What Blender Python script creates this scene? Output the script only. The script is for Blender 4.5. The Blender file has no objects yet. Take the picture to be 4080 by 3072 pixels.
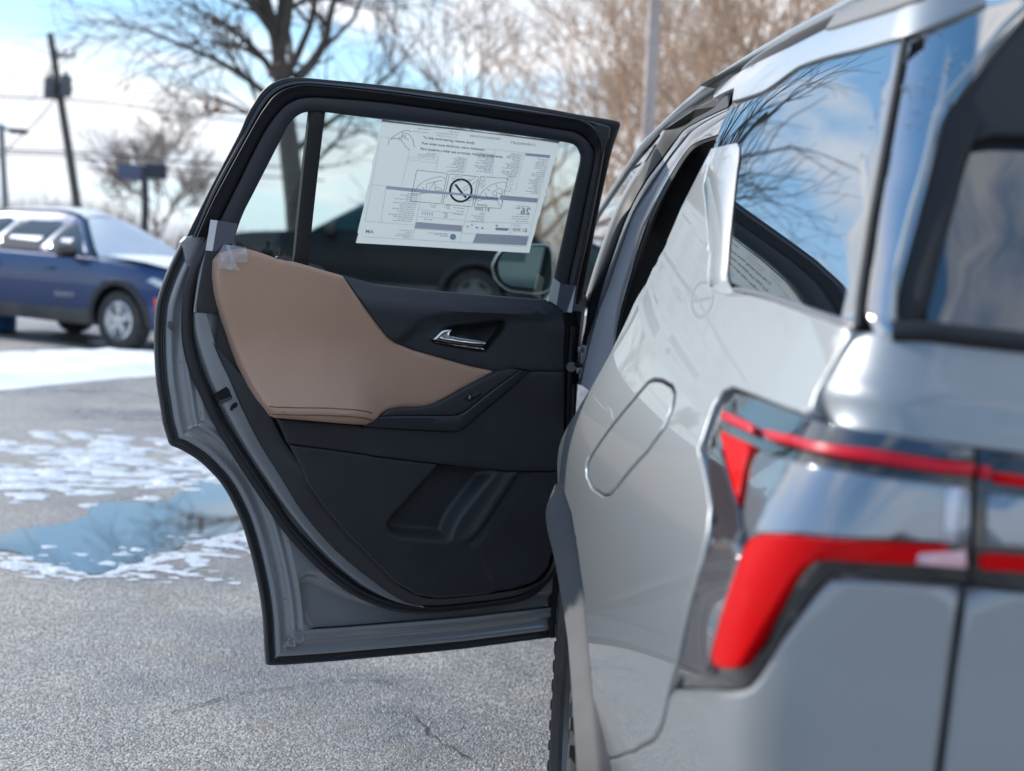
import bpy, bmesh, math, random
import numpy as np
from mathutils import Vector, Matrix
from mathutils.geometry import delaunay_2d_cdt

random.seed(7); np.random.seed(7)
scene = bpy.context.scene
COL = scene.collection
rad = math.radians

# ------------------------------------------------------------------ camera, sky, sun, exposure
CAM = np.array([0.0, 0.0, 1.2]); PITCH = rad(5.1); ROLL = rad(3.5)
FPX, CX, CY = 4980.0, 2040.0, 1536.0
FWD = np.array([0, math.cos(PITCH), -math.sin(PITCH)])
_r0 = np.array([1.0, 0, 0]); _u0 = np.array([0, math.sin(PITCH), math.cos(PITCH)])
RGT = math.cos(ROLL) * _r0 + math.sin(ROLL) * _u0
UPV = -math.sin(ROLL) * _r0 + math.cos(ROLL) * _u0
cd = bpy.data.cameras.new('camera'); cam = bpy.data.objects.new('camera', cd); COL.objects.link(cam)
m = Matrix((RGT, UPV, -FWD)).transposed().to_4x4(); m.translation = Vector(CAM); cam.matrix_world = m
cd.sensor_width = 36; cd.lens = 36 * FPX / 4080; cd.clip_start = 0.05; cd.clip_end = 2000
cd.dof.use_dof = True; cd.dof.focus_distance = 2.45; cd.dof.aperture_fstop = 3.2
scene.camera = cam

SUN_AZ, SUN_EL = rad(55), rad(31)      # azimuth from +Y towards -X
w = bpy.data.worlds.new('World'); scene.world = w; w.use_nodes = True
nt = w.node_tree; nt.nodes.clear()
def N(t, **k):
    n = nt.nodes.new(t)
    for a, b in k.items():
        if a in ('operation', 'blend_type', 'data_type', 'sky_type', 'noise_dimensions', 'interpolation_type', 'feature', 'distance'): setattr(n, a, b)
        else: n.inputs[a].default_value = b
    return n
def L(a, i, b, j): nt.links.new(a.outputs[i], b.inputs[j])
sky = nt.nodes.new('ShaderNodeTexSky'); sky.sky_type = 'NISHITA'; sky.sun_disc = False
sky.sun_elevation = SUN_EL; sky.sun_rotation = -SUN_AZ; sky.air_density = 1.0; sky.dust_density = 0.15; sky.ozone_density = 3.0
tc = nt.nodes.new('ShaderNodeTexCoord')
sep = nt.nodes.new('ShaderNodeSeparateXYZ'); L(tc, 'Generated', sep, 0)
zc = N('ShaderNodeMath', operation='MAXIMUM'); zc.inputs[1].default_value = 0.0; L(sep, 'Z', zc, 0)
za = N('ShaderNodeMath', operation='ADD'); za.inputs[1].default_value = 0.22; L(zc, 0, za, 0)
dx = N('ShaderNodeMath', operation='DIVIDE'); L(sep, 'X', dx, 0); L(za, 0, dx, 1)
dy = N('ShaderNodeMath', operation='DIVIDE'); L(sep, 'Y', dy, 0); L(za, 0, dy, 1)
cmb = nt.nodes.new('ShaderNodeCombineXYZ'); L(dx, 0, cmb, 0); L(dy, 0, cmb, 1); cmb.inputs[2].default_value = 44.3
cn = N('ShaderNodeTexNoise', Scale=1.35, Detail=9.0, Roughness=0.56, Distortion=0.3); L(cmb, 0, cn, 'Vector')
cov = N('ShaderNodeMapRange'); cov.inputs[1].default_value = 0.0; cov.inputs[2].default_value = 0.42; cov.inputs[3].default_value = -0.09; cov.inputs[4].default_value = 0.035; L(zc, 0, cov, 0)
sub = N('ShaderNodeMath', operation='SUBTRACT'); L(cn, 'Fac', sub, 0); L(cov, 0, sub, 1)
ramp = nt.nodes.new('ShaderNodeValToRGB'); L(sub, 0, ramp, 0)
ramp.color_ramp.elements[0].position = 0.465; ramp.color_ramp.elements[0].color = (0, 0, 0, 1)
ramp.color_ramp.elements[1].position = 0.575; ramp.color_ramp.elements[1].color = (1, 1, 1, 1)
cn2 = N('ShaderNodeTexNoise', Scale=2.6, Detail=5.0, Roughness=0.5); L(cmb, 0, cn2, 'Vector')
cr2 = nt.nodes.new('ShaderNodeValToRGB'); L(cn2, 'Fac', cr2, 0)
cr2.color_ramp.elements[0].position = 0.3; cr2.color_ramp.elements[0].color = (3.0, 3.25, 3.65, 1)
cr2.color_ramp.elements[1].position = 0.62; cr2.color_ramp.elements[1].color = (4.5, 4.55, 4.65, 1)
gm = nt.nodes.new('ShaderNodeGamma'); gm.inputs[1].default_value = 0.55; nt.links.new(sky.outputs[0], gm.inputs[0])       # even out the very bright rim of the sky, all round
hs = nt.nodes.new('ShaderNodeHueSaturation'); hs.inputs['Saturation'].default_value = 1.6; hs.inputs['Value'].default_value = 1.6; nt.links.new(gm.outputs[0], hs.inputs['Color'])
hz = N('ShaderNodeMapRange'); hz.inputs[1].default_value = 0.0; hz.inputs[2].default_value = 0.16; hz.inputs[3].default_value = 0.85; hz.inputs[4].default_value = 0.0; L(zc, 0, hz, 0)
hm = nt.nodes.new('ShaderNodeMix'); hm.data_type = 'RGBA'; hm.inputs[7].default_value = (2.9, 3.6, 4.5, 1); nt.links.new(hz.outputs[0], hm.inputs[0]); nt.links.new(hs.outputs[0], hm.inputs[6])
mx = nt.nodes.new('ShaderNodeMix'); mx.data_type = 'RGBA'
nt.links.new(ramp.outputs[0], mx.inputs[0]); nt.links.new(hm.outputs[2], mx.inputs[6]); nt.links.new(cr2.outputs[0], mx.inputs[7])
bg = nt.nodes.new('ShaderNodeBackground'); bg.inputs['Strength'].default_value = 0.15
nt.links.new(mx.outputs[2], bg.inputs[0])
ow = nt.nodes.new('ShaderNodeOutputWorld'); L(bg, 0, ow, 0)

sl = bpy.data.lights.new('sun', 'SUN'); sun = bpy.data.objects.new('sun', sl); COL.objects.link(sun)
sl.energy = 2.5; sl.angle = rad(0.6); sl.color = (1.0, 0.955, 0.88)
sdir = Vector((-math.sin(SUN_AZ) * math.cos(SUN_EL), math.cos(SUN_AZ) * math.cos(SUN_EL), math.sin(SUN_EL)))
sun.rotation_euler = sdir.to_track_quat('Z', 'Y').to_euler()
vs = scene.view_settings; vs.view_transform = 'Standard'; vs.look = 'None'; vs.exposure = 0.93; vs.gamma = 1.0
scene.cycles.use_denoising = True; scene.cycles.max_bounces = 8; scene.cycles.transparent_max_bounces = 12
scene.cycles.sample_clamp_indirect = 6.0; scene.cycles.caustics_reflective = False; scene.cycles.caustics_refractive = False

# ------------------------------------------------------------------ view rays on to real surfaces
def rays(px):
    px = np.atleast_2d(np.asarray(px, float))
    d = FWD * FPX + np.outer(px[:, 0] - CX, RGT) + np.outer(CY - px[:, 1], UPV)
    return d / np.linalg.norm(d, axis=1)[:, None]
def at_y(px, Y):
    d = rays(px); Y = np.broadcast_to(np.asarray(Y, float), (len(d),)); return CAM + d * (Y / d[:, 1])[:, None]
def at_x(px, X):
    d = rays(px); X = np.broadcast_to(np.asarray(X, float), (len(d),)); return CAM + d * (X / d[:, 0])[:, None]
def at_z(px, z=0.0):
    d = rays(px); return CAM + d * ((z - CAM[2]) / d[:, 2])[:, None]
OV = 4080 / 2212.0
def ov(pts): return np.asarray(pts, float) * OV
def zm(o, s, pts): return np.asarray(o, float) + np.asarray(pts, float) * s

# ------------------------------------------------------------------ materials
MATS = {}
def mat(name, col, rough=0.5, metal=0.0, coat=0.0, spec=0.5, bump=None, var=None, ior=1.5, rvar=None, emit=None, alpha=None, trans=0, coat_rough=0.03, sheen=0):
    if name in MATS: return MATS[name]
    M = bpy.data.materials.new(name); M.use_nodes = True; t = M.node_tree; b = t.nodes['Principled BSDF']
    b.inputs['Base Color'].default_value = (*col, 1); b.inputs['Roughness'].default_value = rough; b.inputs['Metallic'].default_value = metal
    b.inputs['Coat Weight'].default_value = coat; b.inputs['Coat Roughness'].default_value = coat_rough
    b.inputs['Specular IOR Level'].default_value = spec; b.inputs['IOR'].default_value = ior
    if trans: b.inputs['Transmission Weight'].default_value = trans
    if sheen: b.inputs['Sheen Weight'].default_value = sheen
    tc = t.nodes.new('ShaderNodeTexCoord')
    def noise(scale, detail=4, rgh=0.55):
        n = t.nodes.new('ShaderNodeTexNoise'); n.inputs['Scale'].default_value = scale; n.inputs['Detail'].default_value = detail; n.inputs['Roughness'].default_value = rgh
        t.links.new(tc.outputs['Object'], n.inputs['Vector']); return n
    if var:                                     # (scale, amount): patchy colour
        n = noise(var[0]); mr = t.nodes.new('ShaderNodeMapRange'); t.links.new(n.outputs[0], mr.inputs[0])
        mr.inputs[1].default_value = 0.3; mr.inputs[2].default_value = 0.7; mr.inputs[3].default_value = 1 - var[1]; mr.inputs[4].default_value = 1 + var[1]
        mm = t.nodes.new('ShaderNodeVectorMath'); mm.operation = 'SCALE'; mm.inputs[0].default_value = col
        t.links.new(mr.outputs[0], mm.inputs['Scale']); t.links.new(mm.outputs[0], b.inputs['Base Color'])
    if rvar:
        n = noise(rvar[0]); mr = t.nodes.new('ShaderNodeMapRange'); t.links.new(n.outputs[0], mr.inputs[0])
        mr.inputs[1].default_value = 0.35; mr.inputs[2].default_value = 0.65; mr.inputs[3].default_value = rough - rvar[1]; mr.inputs[4].default_value = rough + rvar[1]
        t.links.new(mr.outputs[0], b.inputs['Roughness'])
    if bump:                                    # (scale, strength, distance)
        n = noise(bump[0], 3); bp = t.nodes.new('ShaderNodeBump'); bp.inputs['Strength'].default_value = bump[1]; bp.inputs['Distance'].default_value = bump[2]
        t.links.new(n.outputs[0], bp.inputs['Height']); t.links.new(bp.outputs[0], b.inputs['Normal'])
    MATS[name] = M; return M
def thin_glass(name, tint, refl=1.5, extra=0.0):
    if name in MATS: return MATS[name]
    M = bpy.data.materials.new(name); M.use_nodes = True; t = M.node_tree; t.nodes.clear()
    o = t.nodes.new('ShaderNodeOutputMaterial'); mi = t.nodes.new('ShaderNodeMixShader'); tr = t.nodes.new('ShaderNodeBsdfTransparent'); gl = t.nodes.new('ShaderNodeBsdfGlossy')
    tr.inputs[0].default_value = (*tint, 1); gl.inputs['Roughness'].default_value = 0.0
    fr = t.nodes.new('ShaderNodeFresnel'); fr.inputs[0].default_value = refl
    ad = t.nodes.new('ShaderNodeMath'); ad.operation = 'ADD'; ad.inputs[1].default_value = extra; ad.use_clamp = True
    t.links.new(fr.outputs[0], ad.inputs[0]); t.links.new(ad.outputs[0], mi.inputs[0])
    t.links.new(tr.outputs[0], mi.inputs[1]); t.links.new(gl.outputs[0], mi.inputs[2]); t.links.new(mi.outputs[0], o.inputs[0])
    MATS[name] = M; return M

PAINT = mat('silver_paint', (0.275, 0.292, 0.308), 0.42, 0.5, 0.9, coat_rough=0.02)
PAINT_IN = mat('door_inner_paint', (0.30, 0.322, 0.35), 0.30, 0.25, 0.9, coat_rough=0.05)
BLACKR = mat('black_rubber', (0.010, 0.010, 0.012), 0.55, bump=(900, 0.25, 0.0006))
BLACKS = mat('black_satin_frame', (0.036, 0.039, 0.050), 0.40, bump=(600, 0.06, 0.0004))
SEALM = mat('black_seal', (0.020, 0.021, 0.026), 0.36, bump=(500, 0.12, 0.0004))
BLACKP = mat('black_grained_plastic', (0.033, 0.035, 0.041), 0.5, bump=(420, 0.5, 0.0009), var=(9, 0.12))
BLACKP2 = mat('black_soft_upper', (0.036, 0.040, 0.050), 0.45, bump=(520, 0.45, 0.0008))
GLOSSB = mat('gloss_black', (0.006, 0.006, 0.008), 0.04, coat=1.0, spec=0.8)
CORNERB = mat('gloss_corner_trim', (0.006, 0.007, 0.010), 0.02, ior=6.0)
DARK = mat('dark_cavity', (0.006, 0.006, 0.007), 0.8)
CLAD = mat('grey_cladding', (0.088, 0.086, 0.088), 0.75, bump=(300, 0.3, 0.0008), var=(6, 0.2))
CHROME = mat('satin_chrome', (0.78, 0.79, 0.81), 0.12, 1.0)
STEEL = mat('bright_steel', (0.16, 0.165, 0.18), 0.35, 0.9)
TYRE = mat('tyre_rubber', (0.045, 0.042, 0.040), 0.85, bump=(60, 0.5, 0.004), var=(14, 0.35))
RED = mat('red_lens', (0.62, 0.0, 0.002), 0.35, coat=0.12, spec=0.05)
REDP = mat('red_lens_pale', (0.64, 0.008, 0.025), 0.3, coat=0.25, spec=0.15)
PINK = mat('pale_reflector', (0.75, 0.42, 0.46), 0.2, coat=1.0)
LENS = mat('clear_lens_chrome', (0.24, 0.27, 0.32), 0.14, 0.55, 1.0)
SMOKE = mat('smoked_grey_lens', (0.14, 0.13, 0.135), 0.16, 0.3, 1.0)
GLASS = thin_glass('door_glass', (0.66, 0.76, 0.75), 1.5, 0.03)
PRIV = mat('privacy_glass', (0.010, 0.013, 0.018), 0.010, spec=0.5, ior=6.0)
FRONTG = mat('front_window_glass', (0.02, 0.025, 0.025), 0.02, ior=3.0)

# ------------------------------------------------------------------ object helpers
def link(name, me, m, parent=None):
    o = bpy.data.objects.new(name, me); COL.objects.link(o)
    if m is not None: me.materials.append(m)
    if parent is not None:
        o.parent = parent
        if parent.type == 'EMPTY' and parent.get('world_parts'): o.matrix_parent_inverse = Matrix.Translation(-parent.location)
    return o
def tag(o, label, cat, group=None, kind=None):
    if label: o['label'] = label
    if cat: o['category'] = cat
    if group: o['group'] = group
    if kind: o['kind'] = kind
    return o
def thing(name, label, cat, loc=(0, 0, 0), rotz=0.0, group=None, world=False):
    o = bpy.data.objects.new(name, None); COL.objects.link(o); o.location = loc; o.rotation_euler = (0, 0, rotz); o.empty_display_size = 0.1
    if world: o['world_parts'] = 1
    return tag(o, label, cat, group)
def mesh(name, v, f, m, parent=None, smooth=True, sharp=35):
    me = bpy.data.meshes.new(name); me.from_pydata([tuple(map(float, p)) for p in v], [], [tuple(map(int, q)) for q in f]); me.update()
    if smooth:
        me.shade_smooth()
        try: me.set_sharp_from_angle(angle=rad(sharp))
        except Exception: pass
    return link(name, me, m, parent)
def cr(pts, n=6, closed=False):
    """Catmull-Rom through pts (any dimension)"""
    P = np.asarray(pts, float); out = []; k = len(P)
    rng = range(k if closed else k - 1)
    for i in rng:
        if closed: p0, p1, p2, p3 = P[(i - 1) % k], P[i], P[(i + 1) % k], P[(i + 2) % k]
        else: p1, p2 = P[i], P[i + 1]; p0 = P[i - 1] if i > 0 else 2 * p1 - p2; p3 = P[i + 2] if i + 2 < k else 2 * p2 - p1
        for j in range(n):
            t = j / n
            out.append(0.5 * ((2 * p1) + (-p0 + p2) * t + (2 * p0 - 5 * p1 + 4 * p2 - p3) * t * t + (-p0 + 3 * p1 - 3 * p2 + p3) * t ** 3))
    if not closed: out.append(P[-1])
    return np.array(out)
def resample(P, n=None, step=None, closed=False):
    P = np.asarray(P, float)
    if closed: P = np.vstack([P, P[:1]])
    s = np.r_[0, np.cumsum(np.linalg.norm(np.diff(P, axis=0), axis=1))]
    if n is None: n = max(3, int(round(s[-1] / step)) + 1)
    t = np.linspace(0, s[-1], n)
    Q = np.stack([np.interp(t, s, P[:, i]) for i in range(P.shape[1])], 1)
    return Q[:-1] if closed else Q
def densify(P, step, closed=True):
    """keeps corners, splits long edges"""
    P = np.asarray(P, float); out = []
    k = len(P)
    for i in range(k if closed else k - 1):
        a, b = P[i], P[(i + 1) % k]; n = max(1, int(math.ceil(np.linalg.norm(b - a) / step)))
        for j in range(n): out.append(a + (b - a) * j / n)
    if not closed: out.append(P[-1])
    return np.array(out)
def loft(name, rows, m, parent=None, closed=False, sharp=40):
    """rows: list of (N,3) arrays"""
    R = [np.asarray(r, float) for r in rows]; n = len(R[0]); v = np.vstack(R); f = []
    for i in range(len(R) - 1):
        for j in range(n if closed else n - 1):
            k = (j + 1) % n; f.append((i * n + j, i * n + k, (i + 1) * n + k, (i + 1) * n + j))
    return mesh(name, v, f, m, parent, True, sharp)
def tube_vf(path, r, seg=8, flat=1.0, nrm=None):
    P = np.asarray(path, float); n = len(P); T = np.gradient(P, axis=0); T /= np.linalg.norm(T, axis=1)[:, None] + 1e-12
    r = np.broadcast_to(np.asarray(r, float), (n,)); v = []; f = []
    up = np.array([0, 0, 1.0]) if nrm is None else np.asarray(nrm, float)
    for i in range(n):
        a = np.cross(T[i], up)
        if np.linalg.norm(a) < 1e-4: a = np.cross(T[i], [1.0, 0, 0])
        a /= np.linalg.norm(a); b = np.cross(a, T[i])
        for k in range(seg):
            t = 2 * math.pi * k / seg; v.append(P[i] + r[i] * (math.cos(t) * a + flat * math.sin(t) * b))
    for i in range(n - 1):
        for k in range(seg): f.append((i * seg + k, i * seg + (k + 1) % seg, (i + 1) * seg + (k + 1) % seg, (i + 1) * seg + k))
    f.append(tuple(range(seg - 1, -1, -1))); f.append(tuple((n - 1) * seg + k for k in range(seg)))
    return v, f
def tube(name, path, r, m, parent=None, seg=8, flat=1.0, nrm=None):
    v, f = tube_vf(path, r, seg, flat, nrm); return mesh(name, v, f, m, parent)
def box_vf(c, s, bev=0.0, M=None):
    bm = bmesh.new(); bmesh.ops.create_cube(bm, size=1.0)
    bmesh.ops.scale(bm, vec=s, verts=bm.verts)
    if bev: bmesh.ops.bevel(bm, geom=list(bm.edges), offset=bev, segments=2, profile=0.7, affect='EDGES')
    if M is not None: bmesh.ops.transform(bm, matrix=M, verts=bm.verts)
    bmesh.ops.translate(bm, vec=c, verts=bm.verts); bm.verts.index_update()
    v = [tuple(x.co) for x in bm.verts]; f = [tuple(x.index for x in q.verts) for q in bm.faces]; bm.free(); return v, f
def box(name, c, s, m, parent=None, bev=0.0, M=None):
    v, f = box_vf(c, s, bev, M); return mesh(name, v, f, m, parent)
def merge(parts):
    V = []; Fc = []
    for v, f in parts:
        o = len(V); V += [tuple(p) for p in v]; Fc += [tuple(i + o for i in q) for q in f]
    return V, Fc
def lathe_vf(prof, seg=24, axis='X'):
    """prof: (radius, height) pairs round an axis"""
    v = []; f = []
    for i, (r, h) in enumerate(prof):
        for k in range(seg):
            t = 2 * math.pi * k / seg; a, b = r * math.cos(t), r * math.sin(t)
            v.append((h, a, b) if axis == 'X' else ((a, h, b) if axis == 'Y' else (a, b, h)))
    for i in range(len(prof) - 1):
        for k in range(seg): f.append((i * seg + k, i * seg + (k + 1) % seg, (i + 1) * seg + (k + 1) % seg, (i + 1) * seg + k))
    return v, f

# ------------------------------------------------------------------ patches: outlines filled with a fine triangle sheet
def inside(P, poly):
    x, y = P[:, 0], P[:, 1]; c = np.zeros(len(P), bool); Q = np.roll(poly, -1, 0)
    for (x1, y1), (x2, y2) in zip(poly, Q):
        s = (y1 > y) != (y2 > y)
        if abs(y2 - y1) > 1e-15: c ^= s & (x < (x2 - x1) * (y - y1) / (y2 - y1) + x1)
    return c
def seg_dist(P, A, B):
    D = np.full(len(P), 1e9)
    for a, b in zip(A, B):
        ab = b - a; l = ab @ ab + 1e-18; t = np.clip(((P - a) @ ab) / l, 0, 1); q = a + t[:, None] * ab
        D = np.minimum(D, np.hypot(P[:, 0] - q[:, 0], P[:, 1] - q[:, 1]))
    return D
def loop_dist(P, loops):
    D = np.full(len(P), 1e9)
    for l in loops: D = np.minimum(D, seg_dist(P, l, np.roll(l, -1, 0)))
    return D
def pl_dist(P, pl): pl = np.asarray(pl, float); return seg_dist(P, pl[:-1], pl[1:])
def fill(loops, step, rings=(), feats=()):
    loops = [densify(l, step) for l in loops]
    lo, hi = loops[0].min(0), loops[0].max(0)
    gx = np.arange(lo[0] + step * .37, hi[0], step); gy = np.arange(lo[1] + step * .37, hi[1], step)
    G = np.stack(np.meshgrid(gx, gy), -1).reshape(-1, 2)
    if len(G):
        G[:, 0] += (np.round((G[:, 1] - lo[1]) / step) % 2) * step * 0.5
        k = inside(G, loops[0])
        for h in loops[1:]: k &= ~inside(G, h)
        G = G[k]
        if len(G): G = G[loop_dist(G, loops) > max(step * 0.45, (max(rings) + step * .3) if len(rings) else 0)]
    extra = []
    for d in rings:
        for i, l in enumerate(loops):
            t = np.roll(l, -1, 0) - np.roll(l, 1, 0); t /= np.linalg.norm(t, axis=1)[:, None] + 1e-12; n = np.stack([-t[:, 1], t[:, 0]], 1)
            for s in (1, -1):
                q = l + n * d * s; k = inside(q, loops[0])
                for h in loops[1:]: k &= ~inside(q, h)
                q = q[k]
                if len(q): q = q[loop_dist(q, loops) > d * 0.93]
                if len(q): extra.append(q)
    fp = []
    for ft in feats: fp.append(densify(ft, step, False))
    V = [tuple(p) for l in loops for p in l]; E = []; o = 0
    for l in loops:
        n = len(l); E += [(o + i, o + (i + 1) % n) for i in range(n)]; o += n
    for ft in fp:
        E += [(len(V) + i, len(V) + i + 1) for i in range(len(ft) - 1)]; V += [tuple(p) for p in ft]
    for q in extra: V += [tuple(p) for p in q]
    V += [tuple(p) for p in G]
    r = delaunay_2d_cdt([Vector(p) for p in V], E, [], 0, 1e-6)
    P = np.array([(p[0], p[1]) for p in r[0]]); T = np.array([t for t in r[2] if len(t) == 3])
    c = P[T].mean(1); k = inside(c, loops[0])
    for h in loops[1:]: k &= ~inside(c, h)
    T = T[k]
    a = P[T]; ar = (a[:, 1, 0] - a[:, 0, 0]) * (a[:, 2, 1] - a[:, 0, 1]) - (a[:, 1, 1] - a[:, 0, 1]) * (a[:, 2, 0] - a[:, 0, 0])
    T = T[np.abs(ar) > 1e-12]; ar = ar[np.abs(ar) > 1e-12]; T[ar < 0] = T[ar < 0][:, ::-1]
    used = np.unique(T); mp = -np.ones(len(P), int); mp[used] = np.arange(len(used))
    return P[used], mp[T], loops
def patch(name, loops, to3, m, parent=None, h=0.0, step=0.02, th=0.0, rnd=0.0, feats=(), sharp=35, rings=None, up=True, nfun=None):
    """loops in a surface's own 2-D coordinates; to3(uv, b) puts them in space; h: height over the surface; th: depth of the rim; rnd: edge rounding"""
    if rings is None: rings = (rnd * .15, rnd * .5, rnd) if rnd else ()
    P, T, LP = fill(loops, step, rings, feats)
    D = loop_dist(P, LP); D[D < 1e-7] = 0
    b = (h(P) if callable(h) else np.full(len(P), float(h)))
    if rnd: q = np.clip(1 - D / rnd, 0, 1); b = b - rnd * (1 - np.sqrt(np.clip(1 - q * q, 0, 1)))
    X = to3(P, b); F = [tuple(t) for t in T]
    if th:
        cnt = {}
        for t in T:
            for i in range(3):
                e = (t[i], t[(i + 1) % 3]); cnt[e] = cnt.get(e, 0) + 1
        be = [e for e in cnt if (e[1], e[0]) not in cnt]; vs = sorted({i for e in be for i in e}); mp = {v: len(X) + i for i, v in enumerate(vs)}
        X = np.vstack([X, to3(P[vs], b[vs] - th)]); F += [(e[1], e[0], mp[e[0]], mp[e[1]]) for e in be]
    if not up: F = [q[::-1] for q in F]
    o = mesh(name, X, F, m, parent, True, sharp)
    if nfun is not None:                       # smooth shading straight from the surface, away from the rounded edges
        me = o.data; nv = np.array([v.normal[:] for v in me.vertices]); k = np.where(D > rnd * .95)[0]; nv[k] = nfun(P[k])
        me.normals_split_custom_set_from_vertices([tuple(q) for q in nv])
    return o
def sstep(x, a, b):
    t = np.clip((x - a) / (b - a), 0, 1); return t * t * (3 - 2 * t)

# ------------------------------------------------------------------ the open door as a surface: a along it from the hinge, z up, b towards the cabin side
HX, HY = 0.1598, 2.9752
EA = np.array([-0.6436, -0.3658]); EA /= np.linalg.norm(EA); NI = np.array([-EA[1], EA[0]])   # inner normal
NI = np.array([0.494, -0.869]) if NI[1] > 0 else NI
NI = NI / np.linalg.norm(NI)
def tumble(z): return 0.075 * np.clip((np.asarray(z) - 1.02) / 0.5, 0, 2) ** 1.5
def door3(uv, b=0.0):
    uv = np.atleast_2d(uv); a, z = uv[:, 0], uv[:, 1]; o = np.asarray(b) + tumble(z)
    return np.stack([HX + a * EA[0] + o * NI[0], HY + a * EA[1] + o * NI[1], z], 1)
def daz(px, b=0.0):
    """view rays of the photograph's outlines cut with the door's surface at height b (number or function of a,z)"""
    d = rays(px); bb = np.full(len(d), b if not callable(b) else 0.03, float); off = bb.copy()
    n3 = np.array([NI[0], NI[1], 0])
    for _ in range(14):
        t = (np.array([HX, HY, 0]) @ n3 + off - CAM @ n3) / (d @ n3); P = CAM + d * t[:, None]
        az = np.stack([(P[:, 0] - HX) * EA[0] + (P[:, 1] - HY) * EA[1], P[:, 2]], 1)
        if callable(b): bb = b(az)
        off = bb + tumble(az[:, 1])
    return az

# ------------------------------------------------------------------ the silver car's outside as a surface
_z = np.array([.10, .35, .50, .62, .72, .80, .88, .94, 1.00, 1.05, 1.10, 1.17, 1.25, 1.33, 1.40, 1.46, 1.52, 1.56, 1.60, 1.64, 1.70])
_x = np.array([.16, .125, .11, .097, .088, .083, .083, .090, .110, .133, .157, .188, .214, .241, .266, .287, .309, .330, .37, .47, .80])
_zr = np.array([.10, .45, .60, .72, .80, .90, 1.00, 1.06, 1.10, 1.18, 1.25, 1.40, 1.55, 1.70])
_yr = np.array([1.06, .985, .98, .985, 1.0, 1.012, 1.02, 1.026, 1.042, 1.10, 1.15, 1.26, 1.37, 1.48]) - 0.07
_zz = np.linspace(0.0, 1.9, 951)
def _smooth(a, s):
    k = np.exp(-0.5 * (np.arange(-60, 61) * 0.002 / s) ** 2); k /= k.sum(); return np.convolve(np.pad(a, 60, 'edge'), k, 'valid')
_xs = _smooth(np.interp(_zz, _z, _x), 0.032); _ys = _smooth(np.interp(_zz, _zr, _yr), 0.014)
def Fbody(P):
    X, Y, Z = P[:, 0], P[:, 1], P[:, 2]
    sY = 2.05 - Y; tp = 0.06 * (sY + np.sqrt(sY * sY + 0.03)) + 0.01 * np.clip(Y - 2.6, 0, 3)
    g1 = np.interp(Z, _zz, _xs) + tp - X
    g2 = np.interp(Z, _zz, _ys) + 0.10 * (np.clip(0.95 - X, -1, 1.2) / 0.9) ** 2 - Y
    k = 0.07; hh = np.clip(k - np.abs(g1 - g2), 0, None)
    return np.maximum(g1, g2) + hh * hh / (4 * k)
PVX, PVY, USC = 0.95, 2.05, 0.85
def _side_raw(uv):
    ph = uv[:, 0] / USC; dx, dy = -np.cos(ph), np.sin(ph); z = uv[:, 1]
    lo = np.zeros(len(uv)); hi = np.full(len(uv), 2.6)
    for _ in range(34):
        md = (lo + hi) / 2; f = Fbody(np.stack([PVX + dx * md, PVY + dy * md, z], 1)); lo = np.where(f < 0, md, lo); hi = np.where(f < 0, hi, md)
    return np.stack([PVX + dx * lo, PVY + dy * lo, z], 1)
def body_normal(P, e=5e-3):
    G = np.zeros_like(P)
    for i in range(3):
        q = P.copy(); q[:, i] += e; r = P.copy(); r[:, i] -= e; G[:, i] = Fbody(q) - Fbody(r)
    return G / (np.linalg.norm(G, axis=1)[:, None] + 1e-12)
def side_nrm(uv): return body_normal(_side_raw(np.atleast_2d(uv)))
def side3(uv, b=0.0):
    uv = np.atleast_2d(uv); P = _side_raw(uv); G = body_normal(P)
    return P + G * np.asarray(b).reshape(-1, 1) if np.ndim(b) else P + G * b
def suv(px, off=0.0):
    """outlines seen in the photograph -> the car surface's (u, z)"""
    d = rays(px); out = []
    ts = np.linspace(0.8, 4.5, 1500)
    for v in d:
        P = CAM + ts[:, None] * v; f = Fbody(P) - off; k = np.where((f[:-1] > 0) & (f[1:] <= 0))[0]
        if len(k):
            i = k[0]; t = ts[i] + (ts[i + 1] - ts[i]) * f[i] / (f[i] - f[i + 1])
        else: t = ts[np.argmin(f)]
        Q = CAM + t * v; out.append((math.atan2(Q[1] - PVY, PVX - Q[0]) * USC, min(Q[2], 1.615 - 0.002 * max(0, (1.9 - Q[1])))))
    return np.array(out)
# ================================================================== SILVER SUV: open rear door
suv_thing = thing('silver_suv', 'silver SUV in the foreground with its rear door wide open', 'car', (0.95, 2.4, 0), world=True)
door = link('rear_door', bpy.data.meshes.new('rear_door'), None, suv_thing)      # gets the outer skin mesh below
Z = 0.4982
# ---- frame round the window: matched stations on five contours
K0 = [(739,948),(795,836),(849,728),(949,539),(985,455),(1012,410),(1038,370),(1078,335),(1128,314),(1188,309),(1297,317),(1547,342),(1849,381),(2148,427),(2300,455),(2440,478),(2471,492),(2462,530),(2439,599),(2397,783),(2362,963),(2335,1107),(2305,1245)]
K1 = [(764,945),(816,826),(868,718),(963,545),(1005,462),(1032,414),(1060,378),(1095,348),(1140,330),(1200,322),(1300,328),(1545,354),(1849,396),(2148,444),(2300,472),(2405,495),(2432,508),(2428,545),(2412,600),(2378,783),(2342,963),(2310,1107),(2288,1240)]
K2 = [(785,945),(842,817),(899,708),(988,545),(1033,465),(1060,425),(1085,392),(1118,366),(1155,350),(1212,339),(1303,344),(1543,371),(1849,412),(2120,449),(2265,469),(2330,486),(2366,513),(2388,548),(2397,605),(2367,783),(2330,963),(2297,1107),(2272,1235)]
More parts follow.
